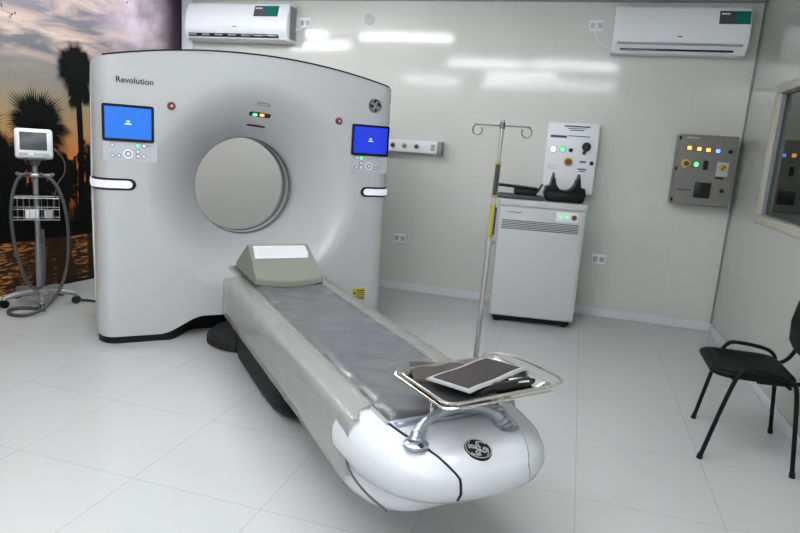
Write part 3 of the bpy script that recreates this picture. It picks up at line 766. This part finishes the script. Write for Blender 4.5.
ax = Vector((cos(-TH+.05), sin(-TH+.05), 0))       # crossbar direction (world x)
hk = MB(); hk.tube([tp-ax*.108, tp+ax*.108], .0032, 8)
for s_ in (-1, 1):
    c = tp+ax*s_*.094-Vector((0,0,.020)); hk.tube([c+ax*s_*.019*cos(a)+Vector((0,0,.020*sin(a))) for a in [radians(90-30*i) for i in range(11)]], .0030, 8)
hk.cyl(tp-Vector((0,0,.012)), tp+Vector((0,0,.012)), .011); hk.build('hook_bar', 'darksteel', iv)

# ---------------------------------------------------------------- tray on a post over the foot end
TC = C0+DD*.072+NN*2.845+Vector((0,0,.683))
tr = thing('instrument_tray', 'stainless steel tray with wire handle standing over the foot end of the table', 'tray', TC, TH+radians(4))
hx, hy = .222, .155
def rpts(w, d, r, z, k=6):
    return [(sx*(w-r)+r*cos(radians(a0+90*i/(k-1))), sy*(d-r)+r*sin(radians(a0+90*i/(k-1))), z) for (sx, sy, a0) in ((1,1,0), (-1,1,90), (-1,-1,180), (1,-1,270)) for i in range(k)]
rws = [rpts(hx,hy,.04,0), rpts(hx-.006,hy-.006,.038,.001), rpts(hx-.012,hy-.012,.034,-.004), rpts(hx-.028,hy-.028,.03,-.024), rpts(hx-.034,hy-.034,.028,-.026)]
b = MB().grid(rws, closed_u=True); k = len(rws[0]); b.f.append(tuple(range(4*k, 5*k)))
o = b.build('tray_pan', 'stain', tr, smooth=50); s2 = o.modifiers.new('thickness', 'SOLIDIFY'); s2.thickness = .0012
b = MB(); b.tube(rpts(hx+.004,hy+.004,.045,-.002), .005, 8, closed=True)
b.tube([(-hx+.03,-hy-.016,-.012), (hx-.03,-hy-.016,-.012)], .0045, 8)
b.tube([(-hx-.016,-hy+.02,-.010), (-hx-.016,hy-.02,-.010)], .0045, 8)
b.tube([(-hx-.016,-hy+.02,-.010), (-hx-.012,-hy-.004,-.011), (-hx+.03,-hy-.016,-.012)], .0045, 8, smooth=1)
b.tube([(-hx-.016,hy-.02,-.010), (-hx-.004,hy-.004,-.006)], .0045, 8)
b.build('wire_rim', 'chrome', tr)
b = MB(); b.tube([(hx-.075,hy,.0), (hx-.03,hy+.022,.010), (hx+.045,hy-.035,.012), (hx+.062,-hy+.055,.008), (hx+.055,-hy+.008,.0), (hx-.02,-hy-.003,-.002)], .005, 8, smooth=2)
b.build('wire_handle', 'chrome', tr)
for (x, y, zl) in ((-.17,.0,-.139), (.13,.02,-.139)):
    b = MB().cyl((x,y,-.024), (x,y,zl), .0075); b.cyl((x,y,zl), (x,y,zl+.012), .013); b.build('post', 'chrome', tr)
# things lying in the tray
pz = TC.z-.024
def flat_pad(name, label, cat, c, w, d, rz, h, mm, border=None, tilt=(0,0), bw=.018, grp=None, label2=None):
    t = thing(name, label, cat, c, rz, grp); t.rotation_euler = (tilt[0], tilt[1], rz)
    rws = []
    for i in range(17):
        x = -w/2+w*i/16; bend = .0015*sin(i*.6)
        rws.append([(x,-d/2,bend), (x,-d/2+.006,h+bend), (x,d/2-.006,h+bend), (x,d/2,bend), (x,0,bend)])
    MBx = MB().grid(rws, closed_u=True); k = 5; q = len(MBx.v); MBx.f.append(tuple(range(k))); MBx.f.append(tuple(range(q-k, q)))
    MBx.build('pad_border' if border else 'pad_sheet', border or mm, t, smooth=40)
    if border:
        rws = []
        for i in range(17):
            x = -w/2+w*i/16; x = max(-w/2+bw, min(w/2-bw, x)); bend = .0015*sin(i*.6)
            rws.append([(x,-d/2+bw,h+bend-.001), (x,-d/2+bw,h+bend+.0022), (x,d/2-bw,h+bend+.0022), (x,d/2-bw,h+bend-.001)])
        m3 = MB().grid(rws, closed_u=True); q = len(m3.v); m3.f.append((0,1,2,3)); m3.f.append((q-4,q-3,q-2,q-1)); m3.build('dark_panel', mm, t, smooth=40)
    return t
def onT(l, n_, z): return C0+DD*l+NN*n_+Vector((0,0,z))
flat_pad('body_strap', 'plain dark brown strap pad lying under the bordered pad in the tray', 'strap', onT(-.015,2.755,pz+.014), .20, .18, TH+radians(-22), .010, 'brownpad')
flat_pad('body_strap', 'flat black pad at the very bottom of the pile in the tray', 'strap', onT(-.03,2.87,pz+.0035), .24, .20, TH+radians(-3), .009, 'blackmatte')
flat_pad('body_strap', 'charcoal strap pad with grey border, topmost in the tray', 'strap', onT(.085,2.845,pz+.034), .375, .175, TH+radians(24), .007, 'strap', 'strapborder', tilt=(radians(-2),radians(2)))
m_ = MB(); m_.tube([(-.10,.0,.004), (-.03,.02,.012), (.04,.0,.014), (.10,.01,.010), (.16,.0,.006)], [.012,.014,.014,.014,.010], 8, smooth=2, sy=2.2)
m_.tube([(-.08,.03,.004), (.0,.05,.012), (.08,.035,.012), (.15,.045,.006)], .009, 8, smooth=2, sy=2.2)
o = m_.build('velcro_strap', 'blackmatte'); o.location = onT(.11,2.94,pz+.006); o.rotation_euler = (0,0,TH+radians(10)); tag(o, 'narrow black strap crumpled under the pads at the right of the tray', 'strap')
m_ = MB().box((0,0,.0), (.07,.035,.006), .002); o = m_.build('strap_buckle', 'plastic'); o.location = onT(.20,2.925,pz+.030); o.rotation_euler = (0,radians(6),TH+radians(10)); tag(o, 'small white plastic clip lying on the black strap in the tray', 'clip')

# ================================================================ wall mounted things
def aircon(name, label, x0, x1, z0, z1, open_):
    cx = (x0+x1)/2; w = x1-x0; h = z1-z0
    t = thing(name, label, 'air conditioner', (cx, YB, z0), 0, 'split air conditioners on the back wall')
    pr = [(0,0), (0,h), (-.13,h), (-.160,h-.012), (-.200,h*.70), (-.222,h*.36), (-.218,h*.22), (-.195,h*.14), (-.15,.0)]
    b = MB().prism(pr, 'x', -w/2, w/2); b.build('casing', 'plastic', t, bevel=.012)
    if open_:
        sl = MB().bx(-w/2+.045, w/2-.10, -.212, -.150, .030, .062, .004); s_ = sl.build('air_outlet', 'gloss_black', t)
        for k in range(7):
            x = -w/2+.10+k*(w-.26)/6; m_ = MB().box((x,-.214,.046), (.085,.01,.016), .003); m_.build('vane', 'grey', s_)
        m_ = MB().box((0,-.19,.012), (w-.06,.06,.010), .004, Matrix.Rotation(radians(-12), 3, 'X')); m_.build('flap', 'plastic', t)
    else:
        m_ = MB().box((0,-.205,.068), (w-.08,.05,.008), .003, Matrix.Rotation(radians(-20), 3, 'X')); m_.build('flap', 'lgrey', t)
        m_ = MB().bx(-w/2+.07, w/2-.10, -.190, -.155, .020, .034, .002); m_.build('air_outlet', 'gloss_black', t)
    m_ = MB().bx(-.015, .02, -.226, -.21, h*.33, h*.33+.008, .001); m_.build('maker_mark', 'dgrey', t)
    # energy sticker
    sx0, sx1, sz0, sz1 = w/2-.24, w/2-.012, h*.62, h*.90
    if open_: sx0, sx1 = w/2-.37, w/2-.11
    def fy(z):
        return -.200+.040*(z-h*.70)/(h*.30-.012) if z > h*.70 else -.222+.022*(z-h*.36)/(h*.34)
    def quad(xa, xb, za, zb, mm, nm, sk=0., par=None, lift=.002):
        return MB().add([(xa,fy(za)-lift,za), (xb+sk,fy(za)-lift,za), (xb,fy(zb)-lift,zb), (xa,fy(zb)-lift,zb), (xa,fy(za)+.01,za), (xb+sk,fy(za)+.01,za), (xb,fy(zb)+.01,zb), (xa,fy(zb)+.01,zb)],
             [(0,1,2,3), (4,7,6,5), (0,4,5,1), (1,5,6,2), (2,6,7,3), (3,7,4,0)]).build(nm, mm, par or t, smooth=None)
    st = quad(sx0, sx1, sz0, sz1, 'teal', 'sticker', par=t, lift=.006)
    quad(sx0, sx0+(sx1-sx0)*.42, sz0, sz1, 'dgrey', 'sticker_dark', .035, st, .007)
    quad(sx0+.012, sx0+(sx1-sx0)*.33, sz1-.030, sz1-.018, 'plastic', 'sticker_line', 0, st, .008)
    m_ = MB().bx(w/2-.002, w/2+.002, -.16, -.02, .03, h-.03, .001); m_.build('side_grille', 'grey', t)
    return t
aircon('air_conditioner', 'white split air conditioner on the right, above the electrical panel, flap closed', -.622, .420, 2.345, 2.722, False)
aircon('air_conditioner', 'white split air conditioner at upper left beside the mural, outlet slot open', -4.78, -3.632, 2.362, 2.728, True)
def socket(name, label, x, z, w=.12, h=.095, kind='double', grp=None):
    t = thing(name, label, 'socket', (x, YB, z), 0, grp)
    MB().bx(-w/2, w/2, -.012, 0, -h/2, h/2, .004).build('plate', 'plastic', t)
    for s_ in ((-1, 1) if kind == 'double' else (0,)):
        o = MB().bx(s_*w/4-.02, s_*w/4+.02, -.0145, -.01, -.024, .024, .003).build('outlet', 'lgrey', t)
        m_ = MB()
        for q in (-.008, .008): m_.cyl((s_*w/4+q, -.0155, .004), (s_*w/4+q, -.0140, .004), .003, n=8)
        m_.build('pin_hole', 'dgrey', o)
socket('wall_socket', 'white double socket low on the back wall beside the gantry', -2.415, .53)
socket('wall_socket', 'white double socket low on the back wall right of the white cabinet', -.492, .54)
socket('wall_socket', 'white socket plate beside the right air conditioner', -.765, 2.588)
socket('wall_socket', 'white socket plate beside the left air conditioner', -3.54, 2.572)
m_ = MB().tube([(-.765,YB-.018,2.57), (-.77,YB-.022,2.50), (-.70,YB-.025,2.42), (-.63,YB-.03,2.40)], .005, 8, smooth=2); tag(m_.build('power_cable', 'plastic'), 'white cable hanging from socket to the right air conditioner', 'cable')
m_ = MB().tube([(-3.54,YB-.018,2.56), (-3.56,YB-.022,2.52), (-3.60,YB-.03,2.50), (-3.635,YB-.04,2.49)], .005, 8, smooth=2); tag(m_.build('power_cable', 'plastic'), 'white cable running from socket to the left air conditioner', 'cable')
o = MB().cyl((-2.87,YB,2.615), (-2.87,YB-.012,2.615), .05, n=28).build('round_cover_plate', 'lgrey'); tag(o, 'small round cover plate high on the tiled back wall', 'cover plate')
# medical gas rail
gr = thing('gas_outlet_rail', 'white wall rail with three coloured gas outlets behind the gantry', 'gas outlet rail', (-2.30, YB, 1.445))
COLp = MB().bx(-.55, .215, -.093, 0, -.058, .058, .006).build('housing', 'plastic', gr)
MB().bx(.215, .262, -.095, 0, -.060, .060, .005).build('end_cap', 'grey', gr)
for (x, mm) in ((-.225,'dgrey'), (-.105,'ylabel'), (.015,'red'), (-.345,'dgrey')):
    o = MB().cyl((x,-.09,0), (x,-.100,0), .026).build('gas_outlet', 'lgrey', gr)
    MB().cyl((x,-.098,0), (x,-.106,0), .020, .018).build('coloured_ring', mm, o); MB().cyl((x,-.104,0), (x,-.112,0), .010).build('valve_core', 'dgrey', o)
o = MB().bx(.155, .195, -.097, -.09, -.03, .03, .003).build('switch', 'lgrey', gr)

# electrical panel near the corner
ep = thing('electrical_panel', 'grey electrical panel box with glowing orange and blue lamps in the corner', 'electrical panel', (.2475, YB, 1.12))
w, h, yf = .45, .585, -.205
MB().bx(-w/2, w/2, yf+.012, 0, 0, h, .006).build('cabinet_box', 'panelgrey', ep)
dr = MB().bx(-w/2+.004, w/2-.004, yf, yf+.014, .004, h-.004, .004).build('door', 'panelgrey', ep)
MB().cyl((w/2-.052, yf-.001, h-.125), (w/2-.052, yf-.012, h-.125), .018, .015).build('door_lock', 'black', dr)
MB().cyl((w/2-.070, yf-.001, .135), (w/2-.070, yf-.012, .135), .018, .015).build('door_lock', 'black', dr)
for z in (h-.03, .30, .04): MB().bx(-w/2-.006, -w/2+.012, yf-.006, yf+.02, z-.018, z+.012, .002).build('hinge', 'black', dr)
PX = -.2475
for (x, z, mm) in ((.105,1.592,'led_orange'), (.181,1.588,'led_orange'), (.251,1.584,'led_orange'), (.325,1.580,'led_blue')):
    o = MB().bx(x+PX-.024, x+PX+.024, yf-.006, yf, z-1.12-.022, z-1.12+.022, .003).build('lamp_bezel', 'dgrey', ep)
    MB().bx(x+PX-.017, x+PX+.017, yf-.010, yf-.003, z-1.12-.015, z-1.12+.015, .006).build('indicator_lamp', mm, o)
def rnd(x, z, r, d, mm, nm, par=ep): return MB().cyl((x+PX, yf+.001, z-1.12), (x+PX, yf-d, z-1.12), r, r*.9, n=24).build(nm, mm, par)
o = rnd(.096,1.463,.038,.008,'yellow','stop_collar'); rnd(.096,1.463,.022,.03,'red','stop_button',o)
o = rnd(.175,1.461,.026,.008,'dgrey','lamp_bezel'); rnd(.175,1.461,.020,.014,'led_green','indicator_lamp',o)
MB().bx(.248+PX-.018, .248+PX+.018, yf-.008, yf, 1.42-1.12, 1.495-1.12, .003).build('toggle_switch', 'black', ep)
o = MB().bx(.335+PX, .425+PX, yf-.006, yf, 1.375-1.12, 1.49-1.12, .003).build('switch_plate', 'lgrey', ep)
rr = MB().cyl((.382+PX, yf-.005, 1.445-1.12), (.382+PX, yf-.022, 1.445-1.12), .030, .026).build('rotary_switch', 'yellow', o)
MB().box((.382+PX, yf-.026, 1.445-1.12), (.012,.012,.045), .003, Matrix.Rotation(radians(35), 3, 'Y')).build('switch_grip', 'dgrey', rr)
MB().bx(.335+PX, .40+PX, yf-.004, yf, 1.352-1.12, 1.366-1.12, .001).build('label_strip', 'black', ep)
MB().bx(.188+PX, .315+PX, yf-.008, yf, 1.185-1.12, 1.315-1.12, .004).build('display_meter', 'gloss_black', ep)
MB().bx(.05+PX, .165+PX, yf-.003, yf, 1.238-1.12, 1.248-1.12, .001).build('maker_stripe', 'navy', ep)
MB().bx(.075+PX, .17+PX, yf-.003, yf, 1.672-1.12, 1.682-1.12, .001).build('label_strip', 'lgrey', ep)

# white distribution box on the wall behind the cabinet
db = thing('distribution_box', 'white wall control box with rotary switch behind the floor cabinet', 'control box', (-.848, YB, 1.13))
w, h, yf = .445, .615, -.155
MB().bx(-w/2, w/2, yf, 0, 0, h, .006).build('cabinet_box', 'plastic', db)
def dbx(x, z): return x+.848, z-1.13
def lampd(x, z, mm, r=.018):
    x, z = dbx(x, z); o = MB().cyl((x,yf,z), (x,yf-.006,z), r+.005).build('lamp_bezel', 'dgrey' if mm not in ('led_white',) else 'lgrey', db)
    MB().cyl((x,yf-.004,z), (x,yf-.012,z), r, r*.85).build('indicator_lamp', mm, o)
lampd(-1.005,1.508,'led_white',.026); lampd(-.925,1.512,'led_green',.022); lampd(-.852,1.508,'black',.014)
lampd(-.662,1.405,'black',.014)
x, z = dbx(-.863,1.405); o = MB().cyl((x,yf,z), (x,yf-.006,z), .038).build('stop_collar', 'ylabel', db); MB().cyl((x,yf-.004,z), (x,yf-.035,z), .026).build('stop_button', 'red', o)
x, z = dbx(-.722,1.545); o = MB().cyl((x,yf,z), (x,yf-.020,z), .040, .036).build('rotary_switch', 'black', db)
MB().box((x-.006,yf-.032,z-.02), (.028,.03,.10), .008, Matrix.Rotation(radians(12), 3, 'Y')).build('switch_grip', 'strap', o)
for (x0, x1, z_, t_, mm) in ((-.93,-.71,1.715,.011,'text'), (-.90,-.74,1.697,.006,'text'), (-.88,-.76,1.682,.007,'text'), (-1.04,-.90,1.622,.020,'navy'), (-.89,-.70,1.632,.007,'navy'), (-.765,-.71,1.413,.014,'text'), (-.775,-.70,1.348,.010,'text'), (-.765,-.71,1.330,.008,'text'), (-1.04,-.96,1.36,.005,'lgrey'), (-1.04,-.97,1.34,.005,'lgrey')):
    a, z = dbx((x0), z_); c_, _ = dbx(x1, z_); MB().bx(a, c_, yf-.0025, yf, z-t_/2, z+t_/2, .0005).build('printed_line', mm, db)

# floor standing white power cabinet
pc = thing('power_cabinet', 'tall white power cabinet with louvre slots, standing at the back wall', 'cabinet', (-1.0135, 2.713, 0), math.atan2(2.76-2.666, -.657+1.37))
w, h, d = .712, 1.068, .44
MB().bx(-w/2, w/2, 0, d, .055, h, .008).build('cabinet_body', 'offwhite', pc)
fp = MB().bx(-w/2+.004, w/2-.02, -.014, 0, .065, h-.06, .004).build('front_panel', 'offwhite', pc)
MB().bx(-w/2, w/2, -.016, .02, h-.055, h, .006).build('top_rim', 'offwhite', pc)
for r_ in range(6):
    m_ = MB(); z = h-.175-.014*r_; nseg = 22 if r_ < 5 else 22
    m_.bx(-w/2+.03, w/2-.05, -.0165, -.012, z-.0032, z+.0032); m_.build('louvre_slot', 'dgrey', fp, smooth=None)
m_ = MB(); [m_.bx(-w/2+.30+.012*k, -w/2+.309+.012*k, -.0165, -.012, h-.115, h-.109) for k in range(0)]
MB().bx(-w/2+.07, -w/2+.19, -.0158, -.012, h-.108, h-.100, .0005).build('maker_print', 'grey', fp)
MB().bx(w/2-.24, w/2-.06, -.0175, -.012, h-.155, h-.075, .003).build('control_plate', 'plastic', fp)
for (x, mm, r_) in ((w/2-.205,'led_green',.010), (w/2-.155,'led_green',.010), (w/2-.095,'red',.020)):
    o = MB().cyl((x,-.016,h-.113), (x,-.024,h-.113), r_+.004).build('button_rim', 'lgrey', fp); MB().cyl((x,-.022,h-.113), (x,-.032,h-.113), r_).build('button', mm, o)
for x in (-w/2+.07, w/2-.07):
    for y in (.05, d-.05): MB().cyl((x,y,0), (x,y,.06), .03).build('foot', 'black', pc)
MB().bx(-w/2+.03, w/2-.03, .02, d-.02, .02, .056, .0).build('plinth', 'black', pc)
# black things on top of it
A_ = math.atan2(.094, .713)
def onC(x, y, z=0.): 
    return Vector((-1.0135, 2.713, 1.068)) + Vector((cos(A_)*x-sin(A_)*y, sin(A_)*x+cos(A_)*y, z))
fh = thing('flat_head_support', 'low black flat support with raised pad lying on the left of the cabinet top', 'head support', onC(-.185,.17), A_)
m_ = MB().bx(-.20, .19, -.12, .12, 0, .036, .016); m_.build('base', 'dgrey', fh, bevel=0)
MB().bx(-.06, .13, -.07, .07, .034, .088, .012).build('riser', 'black', fh)
MB().box((-.04,0,.100), (.36,.15,.022), .010, Matrix.Rotation(radians(3), 3, 'Y')).build('pad', 'black', fh)
m_ = MB().box((.150,-.05,.10), (.02,.02,.09), .006, Matrix.Rotation(radians(28), 3, 'Y')); m_.build('locking_tab', 'dgrey', fh)
ch = thing('cupped_head_holder', 'black cupped head holder with U shaped opening on the cabinet top, right side', 'head support', onC(.175,.16), A_)
def cup_pts(r, s=0.): return [(r*cos(a), .135+.125*s-(r*-sin(a))*1.0) for a in []]
m_ = MB(); oy0, oy1 = -.085, .085
outer = [(-.16,.0), (-.165,.05), (-.155,.12), (-.115,.135), (-.085,.20), (-.075,.245)]
inner = [(.095*cos(radians(180+15*i)), .19+.105*sin(radians(180+15*i))) for i in range(0, 13)]
poly = [(-.16,.02), (-.172,.07), (-.16,.125), (-.125,.135), (-.118,.185), (-.105,.245)]+[(x, z) for x, z in inner]+[(.105,.245), (.118,.185), (.125,.135), (.16,.125), (.172,.07), (.16,.02), (.12,0), (-.12,0)]
m_.prism(poly, 'y', oy0, oy1); m_.build('holder_cup', 'black', ch, bevel=.005)
MB().bx(-.16, .16, -.105, .105, 0, .10, .03).build('holder_base', 'black', ch)
m_ = MB(); rws = []
for (x, z) in [(.092*cos(radians(180+15*i)), .192+.1*sin(radians(180+15*i))) for i in range(13)]: rws.append([(x*.97,-.09,z+.004), (x,-.09,z-.004), (x,.09,z-.004), (x*.97,.09,z+.004)])
m_.grid(rws, closed_u=True).build('cup_liner', 'blackmatte', ch)

# ================================================================ visitor chair by the right wall
chr_ = thing('visitor_chair', 'black visitor chair with metal tube legs and no arms beside the right wall', 'chair', (.22, .875, 0))
def C_(x, y, z): return (x-.22, y-.875, z)
st = MB(); rws = []
sx0, sx1, sy0, sy1 = .0, .395, .655, 1.105
for (ins, z) in ((.03,.425), (.008,.432), (0,.445), (.004,.458), (.02,.466), (.06,.462), (.12,.455)):
    row = []
    k = 7; r = .09
    for (cx, cy, a0) in ((sx1-r, sy1-r, 0), (sx0+r, sy1-r, 90), (sx0+r, sy0+r, 180), (sx1-r, sy0+r, 270)):
        for i in range(k):
            a = radians(a0+90*i/(k-1)); rr = max(.01, r-ins); row.append(C_(cx+rr*cos(a) if ins < r else cx+.005*cos(a)-(0 if cx > .2 else 0), cy+rr*sin(a), z))
    rws.append(row)
b = MB().grid(rws, closed_u=True); k = len(rws[0]); b.f.append(tuple(range(k))); b.f.append(tuple(range(len(b.v)-k, len(b.v)))); b.build('seat', 'seat', chr_, smooth=60)
for (yf_, yr_, yt) in ((1.163, 1.133, 1.13), (.628, .600, .63)):
    m_ = MB()
    xf = .058 if yf_ > 1 else .002; xr = .455 if yf_ > 1 else .413
    xm = .13 if yf_ > 1 else .10
    pts = [C_(xf, yf_, .0), C_(xf+(xm-xf)*.92, yf_+(yt-yf_)*.9, .415), C_(xm+.025, yt, .482), C_(xm+.06, yt, .502), C_(xr-.11, yt, .490), C_(xr-.055, yt, .462), C_(xr-.035, yt, .40), C_(xr, yr_, .0)]
    P = []
    # keep the straight legs straight: subdivide only the hoop
    m_.tube([pts[0], pts[1]]+pts[2:6]+[pts[6], pts[7]], .0105, 12, smooth=2); m_.build('leg_frame', 'seat', chr_)
    for q in (pts[0], pts[7]):
        m_ = MB().cyl((q[0], q[1], 0), (q[0]+(.004 if q is pts[0] else -.002), q[1], .028), .0145, .013); m_.build('foot_cap', 'black', chr_)
m_ = MB()
for x in (.06, .30): m_.tube([C_(x+.04,.625,.435), C_(x+.04,.69,.428), C_(x+.04,1.07,.428), C_(x+.04,1.135,.435)], .009, 10)
m_.build('cross_bar', 'seat', chr_)
for y in (.71, 1.05):
    m_ = MB(); m_.tube([C_(.22,y,.420), C_(.36,y,.424), C_(.43,y,.445), C_(.465,y,.50), C_(.490,y,.58), C_(.500,y,.66), C_(.505,y,.74)], .010, 10, smooth=2, sy=1.3); m_.build('back_tube', 'seat', chr_)
rws = []
for i in range(13):
    y = .645+.47*i/12; u = (y-.88)/.235; bow = .018*(u*u)
    h0 = .505+.045*abs(u)**4; h1 = .835-.05*abs(u)**4
    rws.append([C_(.468-bow,y,h0+.01), C_(.462-bow,y,(h0+h1)/2), C_(.480-bow,y,h1-.01), C_(.492-bow,y,h1), C_(.504-bow,y,h1-.01), C_(.494-bow,y,(h0+h1)/2), C_(.492-bow,y,h0+.01), C_(.480-bow,y,h0)])
b = MB().grid(rws, closed_u=True); q = len(b.v); b.f.append(tuple(range(8))); b.f.append(tuple(range(q-8, q))); b.build('backrest', 'seat', chr_, smooth=60)

# ================================================================ vital signs monitor on a wheeled stand
SX, SY = -4.80, 1.268
sd_ = thing('rolling_stand', 'grey five wheeled stand with wire basket in front of the mural', 'stand', (SX, SY, 0))
MB().tube([(0,0,.09), (0,0,1.10)], .019, 16).build('pole', 'standgrey', sd_)
MB().tube([(0,0,.09), (0,0,.48)], .025, 16).build('lower_sleeve', 'standgrey', sd_)
MB().lathe([(.0,.14), (.035,.14), (.06,.11), (.075,.09), (.075,.07), (0,.065)], (0,0,0)).build('hub', 'standgrey', sd_)
for k in range(5):
    a = radians(-42+72*k); e = Vector((cos(a), sin(a), 0))
    lg = MB(); lg.tube([e*.04+Vector((0,0,.095)), e*.15+Vector((0,0,.10)), e*.24+Vector((0,0,.088)), e*.262+Vector((0,0,.075))], [.022,.020,.018,.016], 10, smooth=1, sy=1.3); lgo = lg.build('leg', 'standgrey', sd_)
    s = Vector((-e.y, e.x, 0)); c = e*.262+Vector((0,0,.032)); wh = MB().cyl(c-s*.018, c-s*.006, .032); wh.cyl(c+s*.006, c+s*.018, .032)
    wh.build('castor_wheel', 'black', lgo); MB().box(tuple(e*.258+Vector((0,0,.060))), (.035,.035,.03), .01, Matrix.Rotation(a, 3, 'Z')).build('castor_fork', 'standgrey', lgo)
U = Vector((.70,.714,0)).normalized(); V = Vector((-U.y, U.x, 0))     # stand faces the camera side; V points towards the mural
# wire basket
def Bk(u, v, z): return U*u-V*v+Vector((0,0,z))
m_ = MB()
for z in (.70, .78, .865):
    m_.tube([Bk(-.165,.02,z), Bk(.155,.02,z), Bk(.155,.17,z), Bk(-.165,.17,z)], .0035 if z < .86 else .005, 6, closed=True)
for i in range(9):
    u = -.165+.32*i/8; m_.tube([Bk(u,.17,.865), Bk(u,.17,.70), Bk(u,.02,.70), Bk(u,.02,.865)], .0018, 5)
for v in (.02,.07,.12,.17): 
    for u in (-.165,.155): m_.tube([Bk(u,v,.865), Bk(u,v,.70)], .0018, 5)
m_.build('wire_basket', 'wire', sd_)
m_ = MB(); m_.tube([Bk(-.12,.0,1.035), Bk(-.10,.06,1.03), Bk(.0,.085,1.03), Bk(.10,.06,1.03), Bk(.12,0,1.035)], .014, 10, smooth=2); m_.tube([Bk(0,0,1.03), Bk(0,.085,1.03)], .010, 8); m_.build('push_handle', 'standgrey', sd_)
rt = Matrix(((U.x, -V.x*-1, 0), (U.y, -V.y*-1, 0), (0, 0, 1)))
ang = math.atan2(U.y, U.x)
o = MB().box((0,0,0), (.09,.05,.07), .006).build('accessory_box', 'plastic'); o.location = Vector((SX,SY,.739))+Bk(-.03,.10,0); o.rotation_euler = (0,0,ang); tag(o, 'small white accessory box lying in the wire basket', 'box')
o = MB().box((0,0,0), (.06,.05,.06), .006).build('accessory_box', 'lgrey'); o.location = Vector((SX,SY,.734))+Bk(.08,.10,0); o.rotation_euler = (0,0,ang); tag(o, 'little grey box in the wire basket, right of the white one', 'box')
vm = thing('vital_signs_monitor', 'small white patient monitor with dark screen on top of the wheeled stand', 'monitor', (SX, SY, 1.10), ang)
R5 = Matrix.Rotation(radians(-8), 3, 'X')
m_ = MB().box(R5 @ Vector((0,-.005,.165)), (.255,.11,.225), .022, R5); mc = m_.build('monitor_case', 'plastic', vm)
m_ = MB().box(R5 @ Vector((-.002,-.0605,.180)), (.180,.006,.135), .004, R5); m_.build('screen', 'lcd', mc)
m_ = MB().box(R5 @ Vector((.0,-.0605,.083)), (.20,.006,.022), .004, R5); m_.build('control_strip', 'lgrey', mc)
m_ = MB().box(R5 @ Vector((-.02,-.064,.083)), (.03,.004,.008), .001, R5); m_.build('status_lamp', 'led_green', mc)
m_ = MB().cyl((0,0,0), (0,0,.045), .03, .045); m_.box((0,0,.05), (.16,.10,.014), .005); m_.build('mount', 'dgrey', vm)
# hanging hoses
def hose(name, label, pts, r):
    o = MB().tube(pts, r, 10, smooth=3).build(name, 'rubber'); tag(o, label, 'hose'); return o
S0 = Vector((SX,SY,0))
def Hq(u, v, z): return S0+Bk(u, v, z)
hose('monitor_hose', 'thick dark hose looping from the stand handle down to the floor on the left', [Hq(-.03,.09,1.045), Hq(-.12,.11,1.02), Hq(-.17,.20,.80), Hq(-.155,.20,.50), Hq(-.09,.20,.22), Hq(-.03,.19,.16), Hq(.03,.17,.18), Hq(.04,.14,.4), Hq(.035,.10,.62)], .013)
hose('monitor_hose', 'thick dark hose hanging right of the stand pole and curling round its base', [Hq(.03,.09,1.045), Hq(.13,.11,1.0), Hq(.20,.19,.80), Hq(.215,.19,.50), Hq(.17,.24,.22), Hq(.06,.34,.06), Hq(-.08,.42,.016), Hq(-.20,.36,.016), Hq(-.22,.22,.016), Hq(-.14,.16,.016), Hq(-.02,.22,.016)], .013)
hose('sensor_lead', 'thin dark lead curling from the monitor side down into the basket', [Hq(.125,.0,1.24), Hq(.20,.02,1.17), Hq(.21,.05,1.06), Hq(.15,.09,.98), Hq(.13,.10,.90), Hq(.12,.10,.80)], .005)
m_ = MB().tube([Vector((-4.62,1.46,.012)), Vector((-4.45,1.50,.012)), Vector((-4.2,1.35,.012)), Vector((-4.0,1.2,.012)), Vector((-3.88,1.12,.012))], .009, 8, smooth=3); tag(m_.build('power_cable', 'black'), 'black floor cable running from the stand to the gantry', 'cable')

# ================================================================ ceiling lights
def ceiling_lamp(x, y, w, label, grp=None):
    """surface mounted batten with a wrap-round diffuser"""
    t = thing('ceiling_light', label, 'ceiling light', (x, y, ZC), 0, grp)
    MB().bx(-w/2-.02, w/2+.02, -.05, .05, -.03, 0, .004).build('housing', 'plastic', t)
    for s_ in (-1, 1): MB().bx(s_*(w/2+.02), s_*(w/2-.01), -.085, .085, -.095, -.02, .006).build('end_cap', 'plastic', t)
    r = rrect(.08, -.09, -.028, .01, .035)
    m_ = MB(); m_.grid([[(q*(w/2-.01), a, z) for a, z in r] for q in (-1, 1)], closed_u=True); k = len(r); m_.f.append(tuple(range(k))); m_.f.append(tuple(range(k, 2*k)))
    m_.build('diffuser', 'lamp_panel', t)
GL = 'ceiling battens'
ceiling_lamp(-1.9, -1.9, 1.2, 'unseen batten added to light the gantry, just in front of the camera, between the two full rows', GL)  # added fill lamp, lights the gantry face and right air conditioner
ceiling_lamp(-2.3, -.4, 1.2, 'ceiling batten above the table, gantry side', GL)
ceiling_lamp(-1.0, -.4, 1.2, 'ceiling batten above the foot of the table', GL)
ceiling_lamp(-4.4, 1.75, .9, 'unseen batten added to brighten the wall behind the bore, beside the mural', GL)  # added lamp, brightens the wall seen through the bore
ceiling_lamp(-3.0, 1.6, 1.2, 'unseen batten added to lift the light between gantry and back wall', GL)  # added lamp, lifts the back wall where the gantry shades it
ceiling_lamp(-4.45, .85, .9, 'short unseen batten added to light the floor between the gantry and the mural', GL)  # added lamp for the floor corner by the mural, clear of the gantry face
ceiling_lamp(-3.8, -3.2, 1.2, 'unseen fill batten added behind the camera on the mural side', GL)  # this row is added: it washes the front wall for frontal bounce
ceiling_lamp(-2.2, -3.2, 1.2, 'unseen fill batten added behind the camera, middle of its row', GL)  # added with the same row, frontal fill
ceiling_lamp(-.9, -3.2, 1.2, 'unseen fill batten added behind the camera on the window side', GL)  # added to the row for more frontal light on the back wall
